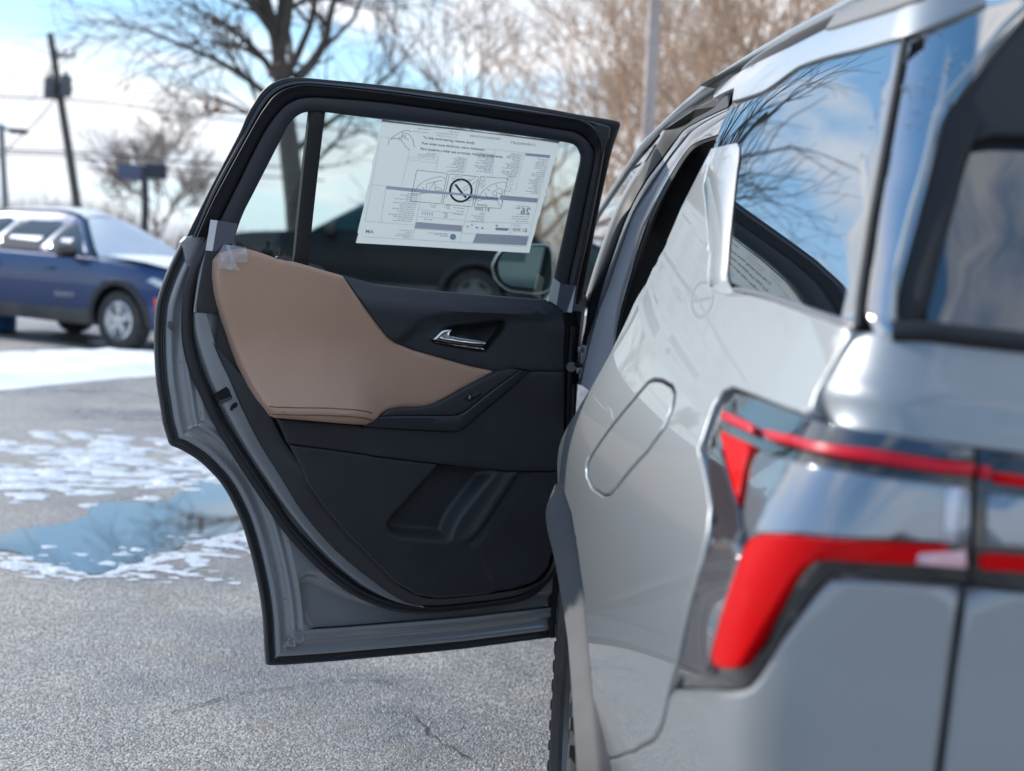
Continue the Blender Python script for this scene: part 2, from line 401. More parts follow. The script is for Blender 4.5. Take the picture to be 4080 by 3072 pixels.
K3 = [(845,945),(897,838),(949,733),(1035,560),(1078,489),(1105,455),(1130,427),(1160,408),(1190,395),(1235,389),(1305,391),(1540,411),(1849,454),(2090,494),(2215,515),(2280,525),(2322,546),(2353,580),(2366,630),(2335,783),(2298,963),(2267,1107),(2243,1230)]
K4 = [(922,985),(965,860),(1013,763),(1090,612),(1122,550),(1146,503),(1168,475),(1192,457),(1215,448),(1250,445),(1310,449),(1540,478),(1849,512),(2090,543),(2205,560),(2262,569),(2290,580),(2306,605),(2309,645),(2277,783),(2237,963),(2205,1107),(2183,1215)]
KS = [cr(k, 7) for k in (K0, K1, K2, K3, K4)]
def fr(i, j, t, b):            # a contour between two traced ones, at height b
    q = KS[i] * (1 - t) + KS[j] * t; return door3(daz(q, b), b)
loft('frame_moulding', [fr(0,0,0,-.05), fr(0,0,0,-.036), fr(0,1,.12,-.031), fr(0,1,.5,-.029), fr(0,1,.9,-.028), fr(0,1,.98,-.034)], BLACKR, door)
loft('frame_channel', [fr(0,1,.96,-.036), fr(1,1,0,-.026), fr(1,2,.12,-.021), fr(1,2,.55,-.017), fr(1,2,.8,-.019), fr(1,2,.9,-.027)], BLACKS, door)
loft('upper_weatherstrip', [fr(1,2,.86,-.03), fr(1,2,.9,-.012), fr(1,2,.97,.0), fr(2,2,0,.002), fr(2,3,.06,.001), fr(2,3,.2,-.006), fr(2,3,.5,-.009), fr(2,3,.85,-.012), fr(2,3,.97,-.020)], SEALM, door, sharp=60)
loft('window_surround', [fr(2,3,.95,-.022), fr(3,3,0,-.010), fr(3,4,.05,-.0075), fr(3,4,.4,-.006), fr(3,4,.85,-.008), fr(3,4,.97,-.011), fr(4,4,0,-.016), fr(4,4,0,-.034)], BLACKS, door)
gus = [(2395,500),(2428,508),(2424,550),(2408,602),(2398,600),(2392,545),(2372,512),(2350,497)]
patch('corner_gusset', [daz(gus, -.014)], door3, mat('grey_plastic', (.045,.047,.052), .6), door, h=-.014, step=.01, th=.01)

# ---- glass, divider bar
op = KS[4] + 0
gl_out = np.vstack([cr([(880,1010),(940,870),(1060,620),(1110,520),(1180,440),(1240,425),(1310,430),(1849,495),(2262,552),(2310,575),(2330,620),(2290,800),(2215,1120),(2190,1240)], 5), [(2190,1300),(1700,1230),(1372,1180),(1000,1100),(900,1080)]])
patch('window_glass', [daz(gl_out, -.026)], door3, GLASS, door, h=-.026, step=.08)
dv = [(1238,440),(1298,446),(1229,1065),(1174,1055)]
patch('window_divider', [daz(dv, -.014)], door3, BLACKR, door, h=-.014, step=.03, th=.014, rnd=.003)

# ---- outer skin: hem and pressed flanges run round the latch edge, wheel arch and sill
L0 = np.vstack([cr([(730,960),(697,1029),(668,1094),(643,1164),(628,1228),(622,1323),(623,1420),(630,1523),(642,1598),(656,1690)], 5)[:-1], [(656,1690)],
     cr([(682,1775),(730,1795),(799,1838),(849,1885),(885,1925),(925,1988),(969,2084),(999,2179),(1023,2274),(1043,2373),(1056,2473),(1063,2597)], 5),
     densify([(1068,2654),(1148,2651),(1347,2636),(1700,2603),(1849,2588),(2148,2549),(2250,2536)], 25, False)])
E0 = daz(L0, -.03); E0 = resample(E0, step=.008)
def sm(P, k=3):
    for _ in range(k): P = np.vstack([P[:1], (P[:-2] + 2 * P[1:-1] + P[2:]) / 4, P[-1:]])
    return P
def inset(P, d):
    t = np.gradient(P, axis=0); t /= np.linalg.norm(t, axis=1)[:, None]; n = np.stack([-t[:, 1], t[:, 0]], 1)
    if (n[5] @ np.array([-1, 0.0])) < 0: n = -n
    n = sm(n, int(2 + d * 260)); n /= np.linalg.norm(n, axis=1)[:, None]; return P + n * d
def ins(d, b): return door3(inset(E0, d), b)
v, f = [], []
hem = [ins(-.0005, -.046), ins(-.001, -.040), ins(0, -.034), ins(.003, -.029), ins(.0055, -.029), ins(.007, -.034)]
n = len(E0); v = np.vstack(hem)
for i in range(len(hem) - 1):
    for j in range(n - 1): f.append((i*n+j, i*n+j+1, (i+1)*n+j+1, (i+1)*n+j))
# outer face of the door, closed behind
out_loop = np.vstack([E0, [[-.02, .33], [-.02, 1.15], [.0, 1.2]], daz(KS[0][::-1], -.05)])
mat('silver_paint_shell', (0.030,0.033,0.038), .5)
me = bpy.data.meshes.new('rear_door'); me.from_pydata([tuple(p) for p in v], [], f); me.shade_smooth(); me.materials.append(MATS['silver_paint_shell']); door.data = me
low = np.vstack([E0, [[-.02, .33], [-.03, 1.16]], daz([(2000,1240),(1372,1180),(1000,1080),(800,1000)], -.05)])
patch('outer_skin', [low], door3, PAINT, door, h=-.048, step=.05, up=False)
loft('hem_flange', [ins(.0065,-.034), ins(.009,-.036), ins(.013,-.036), ins(.0145,-.033), ins(.0175,-.033), ins(.019,-.038)], mat('dark_hem_sealer', (.03,.034,.04), .35, coat=.5), door)
loft('inner_flange', [ins(.0185,-.040), ins(.020,-.031), ins(.022,-.028), ins(.030,-.0265), ins(.033,-.0275), ins(.037,-.031), ins(.052,-.030), ins(.055,-.027), ins(.058,-.020), ins(.0615,-.0185), ins(.066,-.021), ins(.072,-.0215), ins(.076,-.019), ins(.081,-.0185)], PAINT_IN, door, sharp=55)
inn = np.vstack([resample(inset(E0, .080), step=.02), [[.0, .42], [.0, 1.14]], daz([(2000,1260),(1372,1200),(1000,1080),(800,990),(765,975)], -.019)])
pk = daz(zm((600,1900), Z, [(1330,800),(1205,840),(1215,950),(1240,1130),(1310,1240),(1420,1300),(1700,1310),(2208,1270),(2900,1190),(3150,1110),(3260,950),(2600,1000),(1800,1000)]), -.019)
pk = cr(pk, 3, True)
def h_inner(P):
    d = loop_dist(P, [pk]); s = np.where(inside(P, pk), d, -d); return -.0187 - .018 * sstep(s, -.012, .012)
patch('inner_shell', [inn], door3, PAINT_IN, door, h=h_inner, step=.011, feats=[pk])

patch('belt_corner_shell', [daz([(726,966),(744,944),(790,930),(860,930),(846,1000),(800,1075),(745,1060)], -.022)], door3, PAINT_IN, door, h=-.024, step=.012, th=.02, rnd=.004)
# ---- weatherstrip round the door
W = [(850,935),(812,1000),(782,1060),(760,1129),(747,1220),(744,1299),(749,1374),(774,1474),(819,1573),(879,1698),(949,1812),(1013,1911),(1073,2000),(1148,2109),(1238,2209),(1322,2289),(1422,2358),(1522,2403),(1621,2426),(1749,2430),(1899,2415),(2048,2393),(2123,2360),(2173,2314),(2205,2260),(2235,2100),(2262,1800),(2272,1500),(2285,1300)]
Wp = cr(W, 6); n3 = np.array([NI[0], NI[1], 0])
waz = resample(daz(Wp, -.004), step=.012)
tube('weatherstrip', door3(waz, -.007), .0105, SEALM, door, seg=10, flat=.95, nrm=n3)
tube('weatherstrip_lip', door3(inset(waz, .011), -.014), .0065, BLACKR, door, seg=8, nrm=n3)

# ---- bright strip of sheet metal between weatherstrip and trim, with the latch
S1 = [(767,1246),(772,1324),(799,1424),(839,1533),(899,1653),(979,1792),(1048,1897),(1128,2015),(1223,2134),(1322,2239),(1447,2338),(1571,2398),(1660,2418)]
S2 = [(815,1246),(849,1364),(880,1440),(909,1499),(969,1638),(1038,1773),(1118,1900),(1188,2015),(1273,2124),(1372,2224),(1497,2323),(1621,2393),(1690,2420)]
s1, s2 = cr(S1, 6), cr(S2, 6)
def st(t, b): q = s1 * (1 - t) + s2 * t; return door3(daz(q, b), b)
loft('latch_side_strip', [st(-.25,-.03), st(-.05,-.012), st(.08,-.004), st(.16,.0005), st(.26,.002), st(.6,.001), st(1.1,.0)], PAINT_IN, door, sharp=60)
lt = zm((600,1100), Z, [(475,935),(520,935),(605,884),(628,905),(652,965),(648,985),(570,1022),(548,1010),(535,985)])
patch('latch_recess_shade', [daz(lt, .003)], door3, DARK, door, h=.003, step=.01)  # flat dark patch painting the shade of the latch recess
patch('latch_plate', [daz(zm((600,1100), Z, [(545,998),(640,962),(652,985),(565,1022)]), .006)], door3, mat('latch_steel', (.12,.14,.17), .25, 1.0), door, h=.006, step=.01, th=.004)
patch('oblong_shade_patch', [cr(daz(zm((600,1100), Z, [(636,1060),(650,1030),(680,1010),(695,1022),(690,1045),(662,1060),(655,1075),(640,1075)]), .003), 3, True)], door3, DARK, door, h=.0032, step=.01)  # dark patch on the strip, in place of a shaded opening
patch('access_plug', [cr(daz(zm((600,1100), Z, [(142,385),(155,362),(178,372),(188,410),(180,434),(160,428),(146,408)]), -.014), 3, True)], door3, mat('grey_plug', (.09,.1,.11), .5), door, h=-.016, step=.01, th=.003, rnd=.002)
patch('pillar_filler', [daz([(778,1246),(900,1252),(884,1150),(876,1050),(905,985),(905,945),(850,940),(818,1000),(800,1080)], .004)], door3, BLACKP, door, h=.004, step=.015, th=.02, rnd=.004)
tube('filler_edge', door3(daz(cr([(776,1244),(782,1190),(798,1090),(822,1000)], 5), .0), .0), .0035, PAINT_IN, door, seg=6)

# ---- trim panel
def seamz(a):      # the stitched armrest seam in door coordinates
    return np.interp(a, SEAM[::-1, 0], SEAM[::-1, 1])
SEAM = daz([(1075,1634),(1083,1637),(1180,1640),(1297,1641),(1422,1648),(1470,1656),(1497,1665),(1560,1700)], .095)
SEAM = SEAM[np.argsort(-SEAM[:, 0])]
A0, A1 = SEAM[0, 0], SEAM[-2, 0]
def h_tan(P):
    a, z = P[:, 0], P[:, 1]; s = z - np.interp(a, SEAM[::-1, 0], SEAM[::-1, 1])
    wgt = sstep(a, A1 - .10, A1 + .05)                     # the pad sticks out towards the latch end, fades towards the hinge
    up = .036 + .022 * sstep(s, .30, .16) * 0 + (.058 * wgt) * (1 - np.clip(s / .17, 0, 1)) ** 2.2 + .010 * np.exp(-((s - .30) / .16) ** 2)
    dn = .036 + .058 * wgt - .9 * np.clip(-s, 0, .03) ** 1.15
    groove = -.0022 * np.exp(-(s / .0022) ** 2) * wgt
    roll = -.012 * sstep(s, .30, .40)
    return np.where(s > 0, up, dn) + groove + roll
TAN = [(869,1040),(892,1010),(984,990),(1032,1003),(1095,1026),(1112,1033),(1145,1038),(1179,1044),(1282,1073),(1371,1100),(1422,1175),(1477,1249),(1520,1306),(1550,1342),(1590,1371),(1649,1396),(1749,1424),(1874,1459),(1981,1481),
       (1923,1514),(1849,1553),(1779,1593),(1734,1616),(1689,1626),(1600,1628),(1550,1636),(1522,1653),(1487,1683),(1462,1695),(1347,1688),(1198,1675),(1103,1668),(1083,1640),(1055,1606),(1023,1558),(995,1510),(969,1459),(943,1392),(919,1324),(899,1265),(884,1215),(874,1170),(867,1105)]
TANM = mat('tan_leatherette', (.51, .32, .23), .5, bump=(620, .6, .0010), var=(5, .05), sheen=.1)
tan_az = daz(TAN, h_tan)
patch('tan_insert', [tan_az], door3, TANM, door, h=h_tan, step=.008, th=.04, rnd=.009)
sv = []
for off in (.0075, -.0075):                                 # stitches
    P = resample(SEAM[:-1], step=.0062); P = P + [0, off]
    for i in range(len(P) - 1):
        if P[i, 0] < A1 + .0: continue
        q = np.array([P[i] * .8 + P[i+1] * .2, P[i] * .2 + P[i+1] * .8]); sv.append(tube_vf(door3(q, h_tan(q) + .0009), .0013, 5))
v, f = merge(sv); mesh('stitching', v, f, mat('tan_thread', (.13, .07, .045), .7), door)['kind'] = 'stuff'
lk = daz([(1119,1031)], .02)[0]
v, f = lathe_vf([(0, .0), (.004, .0), (.004, -.05), (.0, -.05)], 12, 'Z'); c = door3([lk], .02)[0]
mesh('lock_button', [(p[0] + c[0], p[1] + c[1], p[2] + c[2] + .022) for p in v], f, BLACKR, door)
v, f = lathe_vf([(.004, .0), (.010, .002), (.012, -.001), (.012, -.006)], 14, 'Z')
mesh('lock_bezel', [(p[0] + c[0], p[1] + c[1], p[2] + c[2] + .003) for p in v], f, BLACKP, door)

# upper black part with the handle
o4 = (1500, 1100)
UPP = [(1371,1100)] + [tuple(p) for p in zm(o4, Z, [(0,65),(400,110),(900,155),(1360,190),(1440,235),(1500,300),(1500,765),(1230,762),(1100,742),(985,768)])] + [(1981,1481),(1874,1459),(1749,1424),(1649,1396),(1590,1371),(1550,1342),(1520,1306),(1477,1249),(1422,1175)]
crl = daz(zm(o4, Z, [(-400,620),(150,560),(330,400),(500,330),(900,318),(1520,318)]), .04)
topl = daz(zm(o4, Z, [(-300,0),(0,65),(400,110),(900,155),(1360,190),(1500,260)]), .04)
def yline(P, pl): o = np.argsort(pl[:, 0]); return np.interp(P[:, 0], pl[o, 0], pl[o, 1])
def h_up(P):
    s = P[:, 1] - yline(P, crl); t = yline(P, topl) - P[:, 1]
    return .034 + .014 * sstep(s, -.012, .012) - .036 * (1 - np.clip(t / .055, 0, 1)) ** 2.0 - .006 * sstep(-s, .0, .1) * 0
upp_az = daz(UPP, h_up)
hd = zm((1600,880), .3617, [(345,1300),(355,1270),(470,1185),(600,1150),(1110,1095),(1148,1110),(1152,1150),(1100,1240),(935,1435),(905,1440),(700,1410),(360,1345)])
def h_flat(c): return lambda P: np.full(len(P), c)
hd_az = daz(hd, h_up)
patch('upper_trim', [upp_az, hd_az], door3, BLACKP2, door, h=h_up, step=.010, th=.03, rnd=.004)
# handle recess: a dished cup behind, chrome lever across it
hdi = resample(hd_az, n=60, closed=True); hc = hdi.mean(0)
rows = [door3(hdi, h_up(hdi) - .001), door3(hc + (hdi - hc) * .97, h_up(hdi) - .006), door3(hc + (hdi - hc) * .90, h_up(hdi) - .022), door3(hc + (hdi - hc) * .5, h_up(hdi) - .03), door3(hc + (hdi - hc) * .02, h_up(hdi) - .031)]
loft('handle_cup', rows, mat('cup_black', (.012,.013,.016), .35), door, closed=True)
bz = [hc + (hdi - hc) * 1.012, hc + (hdi - hc) * .985]
loft('handle_bezel', [door3(bz[0], h_up(bz[0]) - .002), door3(bz[0], h_up(bz[0]) + .0022), door3(bz[1], h_up(bz[1]) + .0022), door3(bz[1], h_up(bz[1]) - .006)], mat('bezel_dark', (.03,.033,.04), .22, coat=1), door, closed=True)
hl = zm((1600,880), .3617, [(360,1295),(420,1235),(480,1200),(565,1194),(575,1208),(535,1258),(700,1290),(925,1328),(928,1352),(900,1374),(720,1366),(500,1335),(362,1310)])
def h_lev(P): return np.full(len(P), .049)
lev = cr(daz(hl, h_lev), 2, True)
def h_lev2(P):
    d = loop_dist(P, [lev]); return .044 + .0 * d
patch('handle_lever', [lev], door3, CHROME, door, h=lambda P: .050 - .25 * np.clip(P[:, 1] - lev[:, 1].mean(), -.02, .02), step=.004, th=.014, rnd=.005, sharp=60)
lip = zm((1600,880), .3617, [(358,1330),(540,1355),(760,1382),(905,1402),(925,1425),(905,1430),(700,1402),(360,1345)])
patch('handle_chrome_lip', [daz(lip, .036)], door3, CHROME, door, h=.0365, step=.008, th=.01, rnd=.002)

# switch console, pull cup and the faces below
CON_in = zm(o4, Z, [(1150,752),(1000,860),(860,965),(740,1062),(690,1095),(620,1116),(440,1118),(150,1120),(30,1128)])
CON_out = zm(o4, Z, [(1232,766),(1100,880),(960,1000),(820,1115),(720,1205),(670,1238),(610,1245),(500,1240),(0,1212),(-120,1204)])
con_top = [tuple(p) for p in CON_in] + [(1515,1660),(1550,1636),(1600,1628),(1689,1626),(1734,1616),(1779,1593),(1849,1553),(1923,1514),(1985,1481),(2048,1470)]
patch('switch_console', [daz(con_top, .058)], door3, BLACKP, door, h=lambda P: .058 - .0 * P[:, 0], step=.01, th=.03, rnd=.003)
ci, co = cr(CON_in, 5), cr(CON_out, 5); ci = resample(ci, n=60); co = resample(co, n=60)
def cs(t, b): q = ci * (1 - t) + co * t; return door3(daz(q, b), b)
loft('console_lip', [cs(0,.050), cs(.02,.0605), cs(.15,.063), cs(.8,.060), cs(.95,.057), cs(1.0,.047)], BLACKP2, door)
sw = zm(o4, Z, [(696,965),(790,905),(842,930),(835,955),(755,1000),(705,985)])
patch('window_switch', [daz(sw, .06)], door3, mat('switch_black', (.02,.02,.023), .4), door, h=.0605, step=.006, th=.006, rnd=.0015)
patch('switch_rocker', [daz(zm(o4, Z, [(760,960),(800,915),(838,935),(810,965),(780,975)]), .064)], door3, BLACKP, door, h=.0645, step=.006, th=.006, rnd=.002)
sy = cr(zm(o4, Z, [(738,968),(745,958),(752,962),(748,975),(740,978)]), 3, True)
tube('switch_symbol', door3(np.vstack([daz(sy, .0612), daz(sy, .0612)[:1]]), .0612), .0006, mat('white_print', (.7,.7,.7), .6), door, seg=5)
MID = [(1103,1670),(1198,1677),(1347,1690),(1462,1698),(1490,1690)] + [tuple(p) for p in CON_out[::-1]] + [tuple(p) for p in zm(o4, Z, [(1500,768),(1500,1300),(1480,1560),(1060,1560),(500,1500),(0,1440)])] + [tuple(p) for p in zm((600,1100), Z, [(1700,1420),(1400,1378),(1100,1340),(1050,1220)])]
def h_mid(P): return np.full(len(P), .046)
patch('middle_trim', [daz(MID, h_mid)], door3, BLACKP, door, h=h_mid, step=.012, th=.03, rnd=.003)
# lower panel with map pocket
o6 = (1500, 1900)
T1 = [(1056,1606),(1075,1650),(1125,1752),(1200,1865),(1222,1925),(1300,2035),(1400,2150),(1447,2194),(1500,2249),(1575,2323),(1664,2373),(1749,2386),(1899,2373),(2048,2353),(2138,2323),(2190,2270),(2215,2180),(2238,1880)]
T0 = S2[1:11] + [(1560,2368),(1640,2407),(1749,2412),(1899,2397),(2048,2375),(2138,2338),(2195,2285),(2232,2180),(2252,1880)]
LOWP = [tuple(p) for p in zm((600,1100), Z, [(1040,1215),(1105,1345),(1400,1380),(1700,1422)])] + [tuple(p) for p in zm(o4, Z, [(0,1443),(500,1503),(1060,1563),(1470,1563)])] + T1[::-1][:-3]
LOWP = [(1100,1668)] + LOWP[1:]
pock = daz(zm(o6, Z, [(75,395),(100,330),(200,215),(420,-20),(560,-170),(760,-120),(960,-60),(950,-20),(790,180),(680,320),(620,440),(585,515),(380,508),(165,490),(105,450)]), .04)
pock = cr(pock, 2, True)
rib = daz(zm(o6, Z, [(740,518),(770,500),(820,450),(900,330),(1000,180),(1130,-20),(1200,-140)]), .045)
rib2 = daz(zm(o6, Z, [(940,845),(880,740),(850,640),(860,560),(930,440),(1160,80),(1250,-60)]), .045)
def h_low(P):
    d = loop_dist(P, [pock]); s = np.where(inside(P, pock), d, -d)
    prx = pl_dist(P, rib); o = np.argsort(rib[:, 1]); xr = np.interp(P[:, 1], rib[o, 1], rib[o, 0]); sx = P[:, 0] - xr     # >0: latch side of the rib
    up = sstep(P[:, 1], rib[0, 1] - .02, rib[0, 1] + .03)
    o2 = np.argsort(rib2[:, 1]); x2 = np.interp(P[:, 1], rib2[o2, 1], rib2[o2, 0])
    b = .042 - .040 * sstep(s, -.001, .022)
    b = b - up * .016 * sstep(sx, .002, -.004) * sstep(P[:, 0] - x2, -.02, .03)          # crisp step behind the rib
    b = b + up * .008 * np.exp(-((sx - .012) / .016) ** 2) - .006 * sstep(P[:, 0] - x2, .012, -.012)
    return b
lowp_az = daz(LOWP, .042)
patch('lower_trim', [lowp_az], door3, BLACKP, door, h=h_low, step=.006, th=.03, rnd=.006, sharp=70)
t0, t1 = resample(cr(T0, 5), n=120), resample(cr(T1, 5), n=120)
def tr(t, b): q = t0 * (1 - t) + t1 * t; return door3(daz(q, b), b)
loft('trim_rim', [tr(-.04,-.012), tr(0,.002), tr(.06,.007), tr(.5,.014), tr(.85,.026), tr(.97,.037), tr(1.03,.036)], BLACKP, door)
lin = np.vstack([daz(s2[8:60], .0), daz([(1749,2405),(2048,2370),(2190,2270),(2240,1880),(2255,1240),(2100,1240),(1500,1160),(1372,1140),(1000,1040),(880,1050)], .0)])
patch('trim_backing', [lin], door3, BLACKP, door, h=.0005, step=.05)
# hinge side
hb = [(2238,1232),(2300,1240),(2312,1300),(2300,1500),(2290,1800),(2262,2300),(2250,2536),(2195,2543),(2215,2200),(2245,1500)]
patch('hinge_side_shell', [daz(hb, -.012)], door3, BLACKR, door, h=-.012, step=.02, th=.05)
patch('hinge_side_seal', [daz([(2297,1240),(2318,1242),(2312,1285),(2300,1290)], .0)], door3, BLACKR, door, h=.0, step=.01, th=.03)
cs0 = daz([(2275,1460)], .0)[0]; P0 = door3([cs0], .0)[0]; P1 = at_y([(2325,1458)], 2.93)[0]
tube('door_check', [P0 - [0, .0, 0], (P0 + P1) / 2 + [0, 0, .004], P1], [.005, .006, .005], STEEL, door, seg=8)
v, f = merge([lathe_vf([(0,-.006),(.012,-.006),(.012,.004),(.008,.006),(0,.006)], 12, 'Y'), lathe_vf([(0,-.010),(.006,-.010),(.006,.0),(0,0)], 6, 'Y')]); mesh('door_check_bolt', np.array(v) + P0 - [0, .01, 0], f, STEEL, door)
for q in ((2328,1412), (2322,1496)):
    c = at_y([q], 2.95)[0]; v, f = merge([box_vf((0,0,0), (.02,.03,.045), .004), box_vf((-.01,-.012,.012), (.014,.014,.014), .003)]); mesh('door_hinge', np.array(v) + c, f, STEEL, door)
# rain drops left on the flange and sill
dr = []
ico = bmesh.new(); bmesh.ops.create_icosphere(ico, subdivisions=2, radius=1.0); ico.verts.index_update()
iv = np.array([x.co[:] for x in ico.verts]); iff = [tuple(x.index for x in q.verts) for q in ico.faces]; ico.free()
for i in range(110):
    k = random.randint(4, len(E0) - 90); d = random.choice([.035, .044, .05, .065, .07, .075]) + random.uniform(-.006, .006)
    if i > 100: q = daz([(random.uniform(1260,1900), random.uniform(2440,2560))], -.03)[0]; b0 = -.0325
    else: q = inset(E0, d)[k]; b0 = -.026 if d < .057 else -.0195
    r = random.uniform(.0008, .0018); c = door3([q], b0)[0]; dr.append((iv * r * [1, .8, 1.2] + c, iff))
v, f = merge(dr); o = mesh('rain_drops', v, f, mat('water_drop', (.75,.8,.85), .03, spec=1.0, trans=.7, ior=1.33), door); o['kind'] = 'stuff'

# ---- tape
TAPE = thin_glass('clear_tape', (.86,.87,.9), 1.5, .05)
TAPEW = mat('tape_white', (.74,.75,.80), .55)
z1 = (600, 300)
tp = thing('masking_tape', 'clear tape with a white end stuck on the rear door latch side', 'tape', tuple(door3(daz([(830,940)], .01), .01)[0]), world=True)
patch('white_end', [daz(zm(z1, Z, [(480,1155),(537,1161),(496,1406),(440,1400)]), .006)], door3, TAPEW, tp, h=.006, step=.01, th=.0006)
patch('clear_film', [daz(zm(z1, Z, [(536,1160),(697,1186),(662,1345),(580,1352),(530,1406),(496,1406)]), .0065)], door3, mat('film_haze', (.10,.11,.145), .3), tp, h=.0062, step=.01, th=.0006)
tp2 = thing('plastic_wrap_scrap', 'crumpled scrap of clear plastic wrap on the tan armrest corner', 'plastic wrap', tuple(door3(daz([(900,1050)], .05), .05)[0]), world=True)
WRAP = bpy.data.materials.new('plastic_wrap'); WRAP.use_nodes = True; MATS['plastic_wrap'] = WRAP
_t = WRAP.node_tree; _b = _t.nodes['Principled BSDF']; _b.inputs['Base Color'].default_value = (.72,.74,.8,1); _b.inputs['Roughness'].default_value = .16; _b.inputs['Alpha'].default_value = .38; _b.inputs['Specular IOR Level'].default_value = .9
def crumple(s):
    rs = np.random.RandomState(s); k = rs.uniform(40, 150, (7, 2)) * rs.choice([-1, 1], (7, 2)); p = rs.uniform(0, 6, 7)
    return lambda P: .052 + .0035 * sum(np.abs(np.sin(P @ k[i] + p[i])) for i in range(7)) / 2
for s, pts in ((1, [(540,1410),(580,1350),(760,1376),(768,1488),(660,1502),(560,1480)]), (2, [(530,1540),(545,1470),(600,1420),(660,1495),(712,1565)]), (3, [(584,1352),(620,1360),(655,1490),(630,1480)])):
    h = crumple(s); patch('wrap_fold', [daz(zm(z1, Z, pts), .056)], door3, WRAP, tp2, h=(lambda P, h=h, s=s: h(P) + .003 * s), step=.004, sharp=20)
tp3 = thing('hinge_side_tape', 'clear tape with white ends stuck on the hinge side window corner', 'tape', tuple(door3(daz([(2250,1180)], .02), .02)[0]), world=True)
patch('white_end', [daz(zm(o4, Z, [(1415,15),(1470,55),(1440,235),(1375,190)]), .012)], door3, mat('tape_green_white', (.55,.62,.60), .5), tp3, h=.012, step=.01, th=.0006)
patch('clear_film', [daz(zm(o4, Z, [(1472,62),(1592,76),(1528,288),(1500,292),(1446,238)]), .012)], door3, MATS['film_haze'], tp3, h=.012, step=.01, th=.0006)
patch('white_end', [daz(zm(o4, Z, [(1594,76),(1562,292),(1524,287)]), .0125)], door3, TAPEW, tp3, h=.0128, step=.01, th=.0006)

# ================================================================== window sticker
stk = thing('window_sticker', 'white price sticker sheet seen from behind on the open door window', 'sticker', tuple(door3(daz([(1820,980)], -.02), -.02)[0]), world=True)
SB = -.0235
q4 = (1450, 450); s4 = .3617
def sq(pts): return zm(q4, s4, pts)
SHEET = bpy.data.materials.new('sticker_paper'); SHEET.use_nodes = True; MATS['sticker_paper'] = SHEET
_t = SHEET.node_tree; _b = _t.nodes['Principled BSDF']; _b.inputs['Base Color'].default_value = (.70,.72,.79,1); _b.inputs['Roughness'].default_value = .55
_tl = _t.nodes.new('ShaderNodeBsdfTranslucent'); _tl.inputs[0].default_value = (.72,.74,.80,1); _mx = _t.nodes.new('ShaderNodeMixShader'); _mx.inputs[0].default_value = .6
_o = _t.nodes['Material Output']; _t.links.new(_b.outputs[0], _mx.inputs[1]); _t.links.new(_tl.outputs[0], _mx.inputs[2]); _t.links.new(_mx.outputs[0], _o.inputs[0])
def jag(a, b, n, amp):
    a, b = np.array(a, float), np.array(b, float); t = np.sort(np.r_[0, np.random.uniform(.02, .98, n), 1]); nn = np.array([-(b-a)[1], (b-a)[0]]); nn /= np.linalg.norm(nn)
    return a + np.outer(t, b - a) + np.outer(np.random.uniform(-amp, amp, n + 2) * np.r_[0, np.ones(n), 0], nn)
outl = np.vstack([jag((1522,476),(2230,562),14,1.0)[:-1], jag((2230,562),(2108,1008),20,2.2)[:-1], jag((2108,1008),(1418,968),8,.6)[:-1], jag((1418,968),(1522,476),22,2.5)[:-1]])
rng = np.random.RandomState(3); kx = rng.uniform(-40, 40, (6, 2)); ph = rng.uniform(0, 6, 6)
def h_paper(P): return SB + .0010 * sum(np.sin(P @ kx[i] + ph[i]) for i in range(6)) / 3
patch('paper_sheet', [daz(outl, SB)], door3, SHEET, stk, h=h_paper, step=.012)
INK = mat('ink_dark', (.02,.022,.035), .6); INKG = mat('ink_grey', (.34,.36,.43), .6); INKL = mat('ink_pale', (.48,.50,.58), .6); INKV = mat('ink_lavender', (.635,.655,.745), .6); INKB = mat('ink_blue', (.30,.48,.66), .6)
PB = SB + .0007
def p3(px):
    az = daz(px, SB); return door3(az, h_paper(az) + PB - SB)
def quads(name, polys, m):
    V = []; Fq = []
    for p in polys:
        P = p3(sq(p)); o = len(V); V += list(P); Fq.append(tuple(range(o, o + len(P))))
    o = mesh(name, V, Fq, m, stk, False)
    if len(polys) > 1: o['kind'] = 'stuff'
    return o
def strokes(name, lines, wd, m):
    """pen lines as thin ribbons (zoom pixels)"""
    out = []
    for l in lines:
        l = np.asarray(l, float); t = np.gradient(l, axis=0); t /= np.linalg.norm(t, axis=1)[:, None] + 1e-9; n = np.stack([-t[:, 1], t[:, 0]], 1) * wd / 2
        for i in range(len(l) - 1): out.append([l[i] + n[i], l[i+1] + n[i+1], l[i+1] - n[i+1], l[i] - n[i]])
    return quads(name, out, m)
def text(name, s, p0, p1, hgt, m, up=None):
    """baseline from p0 to p1 in zoom pixels; p1 left of p0 gives print seen from its back"""
    cu = bpy.data.curves.new('t', 'FONT'); cu.body = s; cu.resolution_u = 2; cu.offset = .012; ob = bpy.data.objects.new('t', cu)
    dg = bpy.context.evaluated_depsgraph_get(); COL.objects.link(ob); dg.update()
    me = bpy.data.meshes.new_from_object(ob.evaluated_get(dg)); bpy.data.objects.remove(ob); bpy.data.curves.remove(cu)
    P = np.array([v.co[:2] for v in me.vertices]); Fq = [tuple(p.vertices) for p in me.polygons]; bpy.data.meshes.remove(me)
    W_ = P[:, 0].max(); p0 = np.array(p0, float); p1 = np.array(p1, float); e = (p1 - p0) / W_
    u = np.array(up if up else (.13, -1.0)) * hgt / .72
    Q = p0 + np.outer(P[:, 0], e) + np.outer(P[:, 1], u)
    return mesh(name, p3(sq(Q)), Fq, m, stk, False)
text('notice_english', 'To help avoid tearing, remove slowly.', (650,282), (1225,345), 29, INK)
text('notice_french', 'Pour \u00e9viter toute d\u00e9chirure, retirer lentement.', (634,345), (1332,418), 29, INK)
